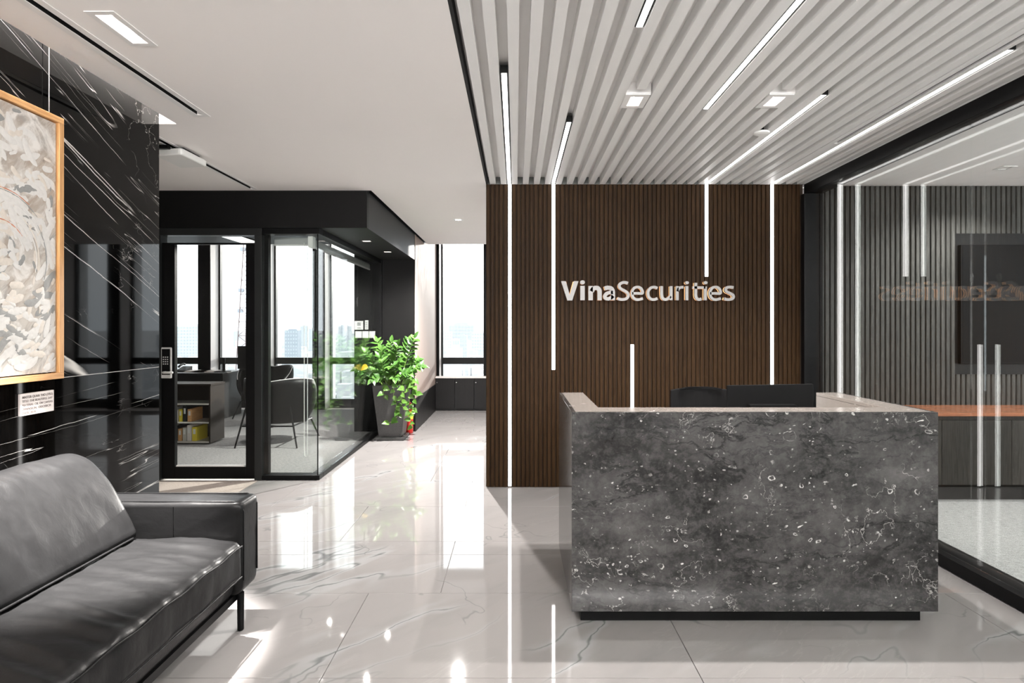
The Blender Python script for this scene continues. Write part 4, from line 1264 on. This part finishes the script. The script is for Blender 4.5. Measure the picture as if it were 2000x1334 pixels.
# ================================================================ POTTED PLANT
PCX, PCY = -1.655, 7.96
pp = thing('potted_plant', 'leafy green plant with trailing vines in a tall tapered dark stone planter', 'plant', (PCX, PCY, 0))
def frustum(x, y, w0, w1, z0, z1):
    return MB().add([(x - w0, y - w0, z0), (x + w0, y - w0, z0), (x + w0, y + w0, z0), (x - w0, y + w0, z0), (x - w1, y - w1, z1), (x + w1, y - w1, z1), (x + w1, y + w1, z1), (x - w1, y + w1, z1)],
                    [(3, 2, 1, 0), (0, 1, 5, 4), (1, 2, 6, 5), (2, 3, 7, 6), (3, 0, 4, 7)])
mb = frustum(PCX, PCY, 0.152, 0.222, 0.04, 0.72)
v4 = [(PCX + sx_ * w_, PCY + sy_ * w_, z_) for w_, z_ in ((0.222, 0.72), (0.196, 0.72), (0.19, 0.66)) for sx_, sy_ in ((-1, -1), (1, -1), (1, 1), (-1, 1))]
mb.add(v4, [(i, (i + 1) % 4, 4 + (i + 1) % 4, 4 + i) for i in range(4)] + [(4 + i, 4 + (i + 1) % 4, 8 + (i + 1) % 4, 8 + i) for i in range(4)])
pot = mb.build('planter', 'pot_stone', pp, 0.004)
B(PCX - 0.187, PCX + 0.187, PCY - 0.187, PCY + 0.187, 0.65, 0.68).build('soil', 'soil', pot)
B(PCX - 0.19, PCX + 0.19, PCY - 0.215, PCY + 0.19, 0.001, 0.039).build('tray', 'pot_stone', pot, 0.006)

def leaf_mesh(name, mat, heart):
    prof = [(0, 0.02), (0.12, 0.17), (0.32, 0.27), (0.55, 0.26), (0.78, 0.16), (1.0, 0.0)] if not heart else [(-0.06, 0.12), (0.05, 0.33), (0.28, 0.40), (0.55, 0.30), (0.80, 0.13), (1.0, 0.0)]
    vs, fs = [], []
    for u, hw_ in prof:
        bend = -0.18 * u * u
        vs += [(u, -hw_, bend + hw_ * 0.28), (u, 0, bend), (u, hw_, bend + hw_ * 0.28)]
    for k in range(len(prof) - 1):
        fs += [(k * 3, k * 3 + 1, (k + 1) * 3 + 1, (k + 1) * 3), (k * 3 + 1, k * 3 + 2, (k + 1) * 3 + 2, (k + 1) * 3 + 1)]
    return MB().add(vs, fs).mesh(name, mat, True)
LEAF = leaf_mesh('leaf', 'leaf_green', False)
HEART = leaf_mesh('leaf', 'vine_leaf', True)
ROUND = leaf_mesh('leaf', 'leaf_green', True)
YELLOW = leaf_mesh('leaf', 'leaf_yellow', True)
def put_leaf(me, parent, p, dirv, up, size):
    x = Vector(dirv).normalized()
    y = Vector(up).cross(x)
    if y.length < 1e-3: y = Vector((0, 1, 0)).cross(x)
    y.normalize(); z = x.cross(y)
    M = Matrix((x, y, z)).transposed().to_4x4() @ Matrix.Scale(size, 4)
    M.translation = p
    o = bpy.data.objects.new('leaf', me); C.objects.link(o)
    o.parent = parent
    o.matrix_basis = M
    return o
rp = random.Random(5)
PIV = Matrix.Translation(-Vector((PCX, PCY, 0)))
def frond(base, tip, lift, nl, size, me=LEAF):
    base, tip = Vector(base), Vector(tip)
    mid = (base + tip) / 2 + Vector((0, 0, lift))
    pts = []
    for k in range(13):
        t = k / 12
        pts.append(base * (1 - t) ** 2 + mid * 2 * t * (1 - t) + tip * t * t)
    st = MB().tube(pts, [0.008 * (1 - 0.7 * k / 12) for k in range(13)], 6).build('stem', 'stem_green', pp, smooth=True)
    for k in range(nl):
        t = 0.32 + 0.68 * (k + 0.5) / nl
        i = min(11, int(t * 12)); f = t * 12 - i
        p = pts[i].lerp(pts[i + 1], f)
        d = (pts[i + 1] - pts[i]).normalized()
        side = d.cross(Vector((0, -0.75, 0.65)))
        if side.length < 0.2: side = Vector((1, 0, 0))
        side.normalize()
        s = 1 if k % 2 else -1
        dv = d * rp.uniform(0.45, 0.8) + side * s * 0.9 + Vector((rp.uniform(-.25, .25), rp.uniform(-.35, .15), rp.uniform(-.2, .3)))
        put_leaf(me, st, p, dv, Vector((rp.uniform(-.4, .4), -0.5, 0.9)), size * rp.uniform(0.8, 1.15) * (1 - 0.35 * max(0, t - 0.7)))
    put_leaf(me, st, pts[-1], (pts[-1] - pts[-2]), Vector((0, -0.6, 0.8)), size * 0.9)
tips = [(0.30, -0.02, 0.60, 17, LEAF), (0.20, 0.12, 0.56, 13, LEAF), (-0.20, -0.05, 0.55, 14, LEAF), (-0.02, 0.02, 0.54, 14, LEAF), (0.10, -0.15, 0.50, 14, LEAF), (-0.46, -0.10, 0.18, 12, ROUND),
        (-0.40, 0.05, 0.34, 12, ROUND), (-0.33, -0.12, 0.42, 12, ROUND), (0.41, -0.06, 0.22, 10, ROUND), (0.33, 0.05, 0.30, 10, ROUND), (-0.12, -0.28, 0.34, 14, LEAF), (0.14, -0.27, 0.30, 12, LEAF),
        (-0.28, -0.26, 0.16, 12, ROUND), (0.02, -0.26, 0.22, 12, ROUND), (-0.10, 0.2, 0.46, 12, LEAF), (0.26, -0.20, 0.14, 10, ROUND), (-0.30, 0.16, 0.24, 10, LEAF), (0.05, -0.1, 0.40, 12, LEAF), (-0.13, -0.12, 0.44, 12, LEAF),
        (-0.20, -0.30, 0.06, 7, ROUND), (0.10, -0.32, 0.08, 7, ROUND), (0.30, -0.10, 0.05, 6, ROUND), (-0.02, -0.2, 0.12, 8, ROUND), (-0.36, 0.0, 0.08, 7, ROUND)]
for dx, dy, dz, nl, me in tips:
    bx = (PCX + dx * 0.25 + rp.uniform(-.04, .04), PCY + dy * 0.25 + rp.uniform(-.04, .04), 0.68)
    frond(bx, (PCX + dx, PCY + dy, 0.74 + dz), 0.10 if dz > 0.4 else 0.16, nl, 0.112 if me is LEAF else 0.104, me)
def vine(pts, nl, size):
    pts = [Vector(p) for p in pts]
    fine = []
    for i in range(len(pts) - 1):
        for k in range(5): fine.append(pts[i].lerp(pts[i + 1], k / 5) + Vector((0.008 * math.sin(i * 5 + k * 1.3), 0.006 * math.cos(k * 1.9 + i), 0)))
    fine.append(pts[-1])
    st = MB().tube(fine, 0.0035, 5).build('vine', 'vine_green', pp, smooth=True)
    for k in range(nl):
        t = (k + 0.6) / nl * (len(fine) - 1)
        i = min(len(fine) - 2, int(t)); p = fine[i].lerp(fine[i + 1], t - i)
        s = 1 if k % 2 else -1
        put_leaf(HEART, st, p, Vector((s * rp.uniform(0.4, 0.9), -rp.uniform(0.1, 0.7), rp.uniform(-0.9, 0.15))), Vector((rp.uniform(-.3, .3), -1.0, 0.5)), size * rp.uniform(0.75, 1.15))
yv = PCY - 0.26
vine([(PCX + 0.05, yv + 0.12, 0.72), (PCX + 0.06, yv, 0.72), (PCX + 0.075, yv - 0.015, 0.58), (PCX + 0.10, yv + 0.01, 0.45), (PCX + 0.135, yv + 0.02, 0.36), (PCX + 0.08, yv + 0.03, 0.27), (PCX - 0.02, yv + 0.02, 0.23)], 11, 0.085)
vine([(PCX + 0.20, PCY - 0.16, 0.72), (PCX + 0.25, PCY - 0.20, 0.70), (PCX + 0.26, PCY - 0.21, 0.52), (PCX + 0.25, PCY - 0.20, 0.38), (PCX + 0.27, PCY - 0.21, 0.27), (PCX + 0.30, PCY - 0.2, 0.17)], 11, 0.085)
vine([(PCX + 0.21, PCY - 0.05, 0.72), (PCX + 0.27, PCY - 0.06, 0.70), (PCX + 0.29, PCY - 0.07, 0.58), (PCX + 0.285, PCY - 0.06, 0.44), (PCX + 0.30, PCY - 0.07, 0.33)], 9, 0.08)
vine([(PCX + 0.14, yv + 0.08, 0.72), (PCX + 0.17, yv, 0.71), (PCX + 0.18, yv - 0.01, 0.60), (PCX + 0.165, yv + 0.01, 0.50), (PCX + 0.19, yv + 0.02, 0.42)], 8, 0.085)
vine([(PCX - 0.02, yv + 0.08, 0.72), (PCX - 0.04, yv - 0.01, 0.71), (PCX - 0.06, yv - 0.02, 0.63), (PCX - 0.04, yv - 0.01, 0.58)], 4, 0.085)
vine([(PCX + 0.18, PCY - 0.12, 0.76), (PCX + 0.26, PCY - 0.2, 0.80), (PCX + 0.33, PCY - 0.22, 0.72), (PCX + 0.36, PCY - 0.2, 0.60)], 8, 0.085)
ys_ = MB().tube([(PCX - 0.18, PCY - 0.15, 0.70), (PCX - 0.28, PCY - 0.25, 0.98)], 0.004, 5).build('stem', 'stem_green', pp)
put_leaf(YELLOW, ys_, Vector((PCX - 0.28, PCY - 0.25, 0.98)), (-0.6, -0.2, -0.4), (0, -1, 0.5), 0.10)

# fire extinguisher half hidden behind the planter
fe = thing('fire_extinguisher', 'red fire extinguisher with yellow label standing behind the stone planter', 'fire extinguisher', (-1.50, 8.30, 0))
MB().lathe([(0.06, 0.001), (0.068, 0.012), (0.068, 0.36), (0.055, 0.41), (0.022, 0.44), (0.022, 0.455)], (-1.51, 8.32, 0), 24).build('cylinder', 'red_paint', fe, smooth=True)
MB().lathe([(0.0685, 0.20), (0.0685, 0.32)], (-1.51, 8.32, 0), 24, False).build('label_band', 'yellow_print', fe, smooth=True)
B(-1.525, -1.495, 8.30, 8.34, 0.456, 0.49).build('valve', 'black_metal', fe)
MB().tube([(-1.51, 8.34, 0.485), (-1.51, 8.27, 0.50), (-1.51, 8.23, 0.495)], 0.008, 6).build('handle', 'black_metal', fe)
MB().tube([(-1.53, 8.31, 0.475), (-1.585, 8.30, 0.44), (-1.595, 8.30, 0.25), (-1.588, 8.30, 0.12)], 0.009, 8).build('hose', 'black_metal', fe, smooth=True)

# ================================================================ OFFICE WALL CONTROLS
ygw = 8.44
def plate_px(name, label, cat, x0, x1, y0, y1, detail, grp=None):
    a, b = at(x0, y1, ygw), at(x1, y0, ygw)
    t = thing(name, label, cat, ((a.x + b.x) / 2, ygw, a.z), grp)
    B(a.x, b.x, ygw - 0.012, ygw - 0.0005, a.z, b.z).build('plate', 'white_plastic', t, 0.002)
    detail(t, a.x, b.x, a.z, b.z)
    return t
def rocker(t, x0, x1, z0, z1):
    g = (x1 - x0) * 0.22
    B(x0 + g, x1 - g, ygw - 0.016, ygw - 0.0121, z0 + g, z1 - g).build('rocker', 'white_metal', t, 0.001)
def lcd(t, x0, x1, z0, z1):
    B(x0 + (x1 - x0) * 0.3, x1 - (x1 - x0) * 0.25, ygw - 0.0135, ygw - 0.0121, z0 + (z1 - z0) * 0.45, z1 - (z1 - z0) * 0.15).build('display', 'fabric_grey', t)
    B(x0 + (x1 - x0) * 0.3, x1 - (x1 - x0) * 0.25, ygw - 0.0135, ygw - 0.0121, z0 + (z1 - z0) * 0.15, z0 + (z1 - z0) * 0.25).build('button', 'fabric_grey', t)
def keys(t, x0, x1, z0, z1):
    for k in range(4):
        zz = z0 + (z1 - z0) * (0.12 + 0.2 * k)
        B(x0 + 0.01, x1 - 0.01, ygw - 0.0135, ygw - 0.0121, zz, zz + (z1 - z0) * 0.08).build('button', 'fabric_grey', t)
plate_px('thermostat', 'square white thermostat on the black wall above the switches', 'thermostat', 693, 709.5, 627, 644, lcd)
plate_px('remote_holder', 'slim white remote control mounted beside the thermostat', 'remote control', 713, 719.5, 625.5, 643.5, keys)
for (a, b), lb in (((694.5, 706.5), 'white light switch on the black wall, under the thermostat'), ((708, 720), 'white light switch in the middle of the row of three'), ((721.5, 733.5), 'white light switch at the end of the row nearest the corridor')):
    plate_px('light_switch', lb, 'light switch', a, b, 647, 660, rocker, 'light switches by the planter')

# ================================================================ OFFICE FURNITURE (seen through glass)
def lounge(name, label, x, y, rot):
    t = thing(name, label, 'chair', (x, y, 0), 'office lounge chairs')
    nA, nH = 28, 8
    mb = MB(); inner, outer = [], []
    for i in range(nA + 1):
        a = math.radians(-118 + 236 * i / nA)          # 0 = rear of the chair (towards -y)
        side = abs(a) / math.radians(118)
        top = 0.80 + 0.035 * math.sin(min(1, side * 1.35) * PI) - 0.18 * max(0, side - 0.72) / 0.28
        for j in range(nH + 1):
            v = j / nH
            z = 0.27 + (top - 0.27) * v
            r = 0.33 + 0.115 * math.sin(v * PI * 0.62)
            rx, ry = r * 1.02, r * 0.86
            outer.append((x + rx * math.sin(a), y - ry * math.cos(a), z))
            inner.append((x + (rx - 0.05) * math.sin(a), y - (ry - 0.05) * math.cos(a), z))
    mb.v = outer + inner
    N = len(outer); m = nH + 1
    for i in range(nA):
        for j in range(nH):
            mb.f.append((i * m + j, (i + 1) * m + j, (i + 1) * m + j + 1, i * m + j + 1))
            mb.f.append((N + i * m + j, N + i * m + j + 1, N + (i + 1) * m + j + 1, N + (i + 1) * m + j))
        mb.f.append((i * m + nH, (i + 1) * m + nH, N + (i + 1) * m + nH, N + i * m + nH))
        mb.f.append((i * m, N + i * m, N + (i + 1) * m, (i + 1) * m))
    for e in (0, nA):
        for j in range(nH):
            mb.f.append((e * m + j, e * m + j + 1, N + e * m + j + 1, N + e * m + j))
    sh = mb.build('shell', 'chair_leather', t, smooth=True)
    ring = [Vector(outer[i * m + nH]).lerp(Vector(inner[i * m + nH]), 0.15) + Vector((0, 0, 0.002)) for i in range(nA + 1)]
    MB().tube(ring, 0.006, 6).build('piping', 'aluminium', sh, smooth=True)
    MB().prism(fillet([(x - 0.27, y - 0.24), (x + 0.27, y - 0.24), (x + 0.30, y + 0.32), (x - 0.30, y + 0.32)], 0.12, 5), 'z', 0.29, 0.43).build('seat_cushion', 'chair_leather', t, 0.03, 3)
    for sx_ in (-1, 1):
        MB().tube([(x + sx_ * 0.27, y - 0.385, 0.50), (x + sx_ * 0.38, y - 0.46, 0.001)], [0.013, 0.010], 8).build('leg', 'black_metal', t)
        MB().tube([(x + sx_ * 0.30, y + 0.25, 0.275), (x + sx_ * 0.38, y + 0.36, 0.001)], [0.013, 0.010], 8).build('leg', 'black_metal', t)
        MB().tube([(x + sx_ * 0.31, y - 0.41, 0.262), (x + sx_ * 0.31, y + 0.26, 0.262)], 0.010, 8).build('side_bar', 'black_metal', t)
    MB().tube([(x - 0.31, y - 0.41, 0.262), (x + 0.31, y - 0.41, 0.262)], 0.010, 8).build('cross_bar', 'black_metal', t)
    return t
c1 = lounge('lounge_chair', 'black leather lounge chair with its back to the office glass', -3.06, 7.72, 0)
c2 = dup(c1, (-4.20, 9.95, 0), 'black leather lounge chair facing the glass, beyond the two bottles', 'office lounge chairs', PI)
tb = thing('side_table', 'low round black table between the two lounge chairs', 'table', (-3.75, 8.82, 0))
MB().lathe([(0.001, 0.480), (0.26, 0.480), (0.265, 0.488), (0.26, 0.5), (0.001, 0.5)], (-3.75, 8.82, 0), 32).build('tabletop', 'black_metal', tb)
MB().lathe([(0.018, 0.015), (0.018, 0.479)], (-3.75, 8.82, 0), 12).build('stem', 'black_metal', tb)
MB().lathe([(0.16, 0.001), (0.16, 0.010), (0.02, 0.016)], (-3.75, 8.82, 0), 28).build('foot', 'black_metal', tb)
def bottle(label, px):
    p = at(px, 750, 8.75)
    t = thing('water_bottle', label, 'bottle', (p.x, 8.75, 0.5), 'water bottles on the low table')
    MB().lathe([(0.024, 0.001), (0.030, 0.008), (0.030, 0.12), (0.027, 0.15), (0.013, 0.178), (0.013, 0.19)], (p.x, 8.75, 0.5), 16).build('bottle_body', 'bottle_glass', t, smooth=True)
    MB().lathe([(0.015, 0.19), (0.015, 0.208)], (p.x, 8.75, 0.5), 12).build('cap', 'white_plastic', t)
    MB().lathe([(0.0305, 0.05), (0.0305, 0.10)], (p.x, 8.75, 0.5), 16, False).build('paper_label', 'white_plastic', t)
bottle('clear water bottle with white cap, the one nearer the office door', 547.5)
bottle('clear water bottle with white cap, the one nearer the blind cord', 556.5)

od = thing('office_desk', 'dark office desk by the window seen through the door glass', 'desk', (-5.4, 9.9, 0))
B(-6.6, -4.72, 9.55, 10.30, 0.715, 0.745).build('desktop', 'black_wood', od, 0.003)
B(-4.78, -4.74, 9.60, 10.25, 0.001, 0.714).build('side_panel', 'black_wood', od)
B(-6.56, -6.52, 9.60, 10.25, 0.001, 0.714).build('side_panel', 'black_wood', od)
B(-6.519, -4.781, 9.70, 9.73, 0.18, 0.714).build('modesty_panel', 'black_wood', od)
om = thing('monitor', 'black monitor on the office desk behind the door frame', 'monitor', (-4.55, 9.9, 0.745), 'office desk things')
a, b = at(484, 742, 9.75), at(521, 676, 9.75)
B(a.x - 0.17, b.x - 0.17, 9.75, 9.78, 0.80, b.z).build('back_shell', 'monitor_black', om, 0.004)
B(-4.84, -4.80, 9.785, 9.81, 0.76, 0.98).build('stand_neck', 'monitor_black', om)
B(-4.94, -4.74, 9.72, 9.88, 0.7455, 0.759).build('stand_foot', 'monitor_black', om)
for k, (px, lb) in enumerate(((362, 'thick stack of papers on the office desk, nearer the lock'), (408, 'loose papers on the office desk, nearer the lounge chair'))):
    p = at(px, 735, 9.8); p.x += 0.25 if k == 0 else 0.0
    p.x -= 0.05; t = thing('paper_stack', lb, 'papers', (p.x, 9.8, 0.745), 'papers on the office desk')
    for j in range(3):
        B(p.x - 0.18 + 0.02 * j, p.x + 0.16 + 0.015 * j, 9.70 + 0.01 * j, 9.93, 0.7455 + 0.009 * j, 0.7535 + 0.009 * j).build('sheet', 'paper', t)
ph = thing('desk_phone', 'small black desk telephone on the office desk', 'telephone', (-5.6, 9.9, 0.745))
MB().prism([(9.80, 0.7455), (10.02, 0.7455), (10.02, 0.83), (9.80, 0.77)], 'x', -5.62, -5.46).build('body', 'monitor_black', ph, 0.004)
MB().tube([(-5.59, 9.84, 0.825), (-5.59, 9.88, 0.845), (-5.59, 9.98, 0.87), (-5.59, 10.02, 0.86)], 0.018, 8).build('handset', 'monitor_black', ph)
bc = thing('reflection_bookcase', 'low dark bookcase with pale shelf boards, added in place of a glass reflection', 'bookcase', (-4.25, 7.5, 0))  # solid stand-in for a faint shelf reflection in the office glass
x0, x1, y0, y1 = -4.62, -3.86, 7.50, 7.86
B(x0, x0 + 0.02, y0, y1, 0.02, 0.74).build('side_panel', 'dark_board', bc)
B(x1 - 0.02, x1, y0, y1, 0.02, 0.74).build('side_panel', 'dark_board', bc)
B(x0 + 0.021, x1 - 0.021, y1 - 0.012, y1, 0.02, 0.74).build('back_panel', 'dark_board', bc)
B(x0 - 0.01, x1 + 0.01, y0 - 0.01, y1, 0.741, 0.765).build('top', 'dark_board', bc)
for z in (0.02, 0.265, 0.50):
    B(x0 + 0.021, x1 - 0.021, y0, y1 - 0.013, z, z + 0.018).build('shelf', 'pale_board', bc)
rb = random.Random(2)
cols = ['honey_wood', 'paper', 'dark_trim', 'pale_board', 'yellow_print']
xx = x0 + 0.03; k = 0
words = ['thin', 'thick', 'tall', 'short', 'narrow', 'broad', 'slim', 'stout', 'small', 'large']
for row, z in (('lower', 0.0385), ('middle', 0.2835)):
    xx = x0 + 0.03
    for k in range(9):
        wk = rb.uniform(0.03, 0.06); hk = rb.uniform(0.15, 0.20); mk = cols[(k * 3 + (row == 'middle')) % 5]
        nm = {'honey_wood': 'tan', 'paper': 'cream', 'dark_trim': 'charcoal', 'pale_board': 'beige', 'yellow_print': 'yellow'}[mk]
        ordn = ['first', 'second', 'third', 'fourth', 'fifth', 'sixth', 'seventh', 'eighth', 'ninth'][k]
        t = thing('binder', '%s binder, %s from the outer end of the %s added bookcase shelf' % (nm, ordn, row), 'binder', (xx, 7.6, z), 'binders in the added bookcase')
        B(xx, xx + wk, y0 + 0.03, y1 - 0.06, z, z + hk).build('cover', mk, t, 0.002)
        B(xx + wk * 0.25, xx + wk * 0.75, y0 + 0.028, y0 + 0.0298, z + hk * 0.5, z + hk * 0.85).build('spine_label', 'white_plastic', t)
        xx += wk + 0.012

# roller blinds inside the glass
rbld = thing('roller_blind', 'grey rolled-up blind with white cord behind the front office glass', 'blind', (-2.25, 5.94, 2.3))
MB().tube([(-2.41, 5.95, 2.352), (-2.07, 5.95, 2.352)], 0.027, 16).build('roll', 'fabric_grey', rbld, smooth=True)
B(-2.41, -2.07, 5.922, 5.927, 2.310, 2.352).build('cloth', 'fabric_grey', rbld)
B(-2.415, -2.065, 5.917, 5.931, 2.292, 2.309).build('hem_bar', 'aluminium', rbld, 0.002)
MB().prism(fillet([(-2.068, 2.27), (-2.02, 2.27), (-2.02, 2.384), (-2.068, 2.384)], [0.02, 0.02, 0.004, 0.004], 4), 'y', 5.90, 5.985).build('bracket', 'white_plastic', rbld)
MB().tube([(-2.105, 5.90, z) for z in (2.32, 1.5, 0.8, 0.3)] + [(-2.10, 5.90, 0.205), (-2.085, 5.90, 0.19), (-2.07, 5.90, 0.205)] + [(-2.072, 5.90, z) for z in (0.3, 0.8, 1.5, 2.28)], 0.0028, 6).build('cord', 'white_plastic', rbld, smooth=True)
rb2 = thing('roller_blind', 'grey rolled-up blind along the side glass of the office', 'blind', (-2.07, 7.2, 2.3))
MB().tube([(-2.075, 6.03, 2.352), (-2.075, 8.30, 2.352)], 0.027, 16).build('roll', 'fabric_grey', rb2, smooth=True)
B(-2.050, -2.044, 6.03, 8.30, 2.300, 2.352).build('cloth', 'fabric_grey', rb2)
B(-2.055, -2.039, 6.03, 8.30, 2.280, 2.299).build('hem_bar', 'aluminium', rb2, 0.002)

# ---- low cabinets under the corridor window
for k in range(7):
    x0 = -1.44 + 0.003 + 0.345 * k
    lb = ['low black cabinet under the corridor window, beside the pale wood wall', 'low black cabinet with a small chrome lock under the corridor window', 'low black cabinet under the corridor window, next to the slat wall edge'][k] if k < 3 else None
    if k > 3: break
    if lb is None: lb = 'low black cabinet under the window, mostly hidden behind the slat wall'
    t = thing('low_cabinet', lb, 'cabinet', (x0 + 0.17, 10.6, 0), 'low cabinets under the corridor window')
    B(x0, x0 + 0.342, 10.60, 10.73, 0.001, 0.575).build('body', 'black_wood', t)
    d = B(x0 + 0.002, x0 + 0.340, 10.58, 10.599, 0.03, 0.572).build('door', 'black_wood', t, 0.001)
    MB().tube([(x0 + 0.03, 10.58, 0.50), (x0 + 0.03, 10.568, 0.50)], 0.011, 12).build('lock', 'chrome', d)
t = B(-1.435, 0.0, 10.56, 10.733, 0.577, 0.603).build('window_ledge', 'reveal')
tag(t, 'pale ledge board capping the low cabinets under the corridor window', 'ledge')

# ================================================================ MEETING ROOM
cz = thing('credenza', 'long low dark credenza with reddish wood top behind the glass partition', 'credenza', (4.9, 5.25, 0))
B(3.0, 6.6, 5.01, 5.535, 0.728, 0.756).build('top', 'credenza_top_wood', cz, 0.002)
B(3.02, 6.58, 5.06, 5.535, 0.14, 0.727).build('body', 'credenza_front_wood', cz)
for k in range(6):
    a = 3.02 + 0.5933 * k
    B(a + 0.002, a + 0.5913, 5.04, 5.059, 0.142, 0.69).build('door', 'credenza_front_wood', cz, 0.001)
B(3.06, 6.54, 5.10, 5.50, 0.001, 0.139).build('plinth', 'black_metal', cz)
tv = thing('wall_screen', 'large dark flat screen mounted in the niche of the meeting room wall', 'screen', (5.1, 5.5, 1.6))
B(4.12, 6.02, 5.50, 5.538, 1.14, 2.245).build('bezel', 'black_metal', tv, 0.003)
B(4.135, 6.005, 5.498, 5.4995, 1.158, 2.232).build('display', 'monitor_black', tv)
t = thing('ceiling_cassette', 'flat ceiling air cassette in the meeting room', 'air conditioner', (4.55, 4.6, H))
B(4.30, 5.05, 4.25, 5.0, H - 0.03, H - 0.0005).build('panel', 'white_plastic', t, 0.008)
B(4.48, 4.87, 4.43, 4.82, H - 0.034, H - 0.0305).build('grille', 'dark_trim', t)
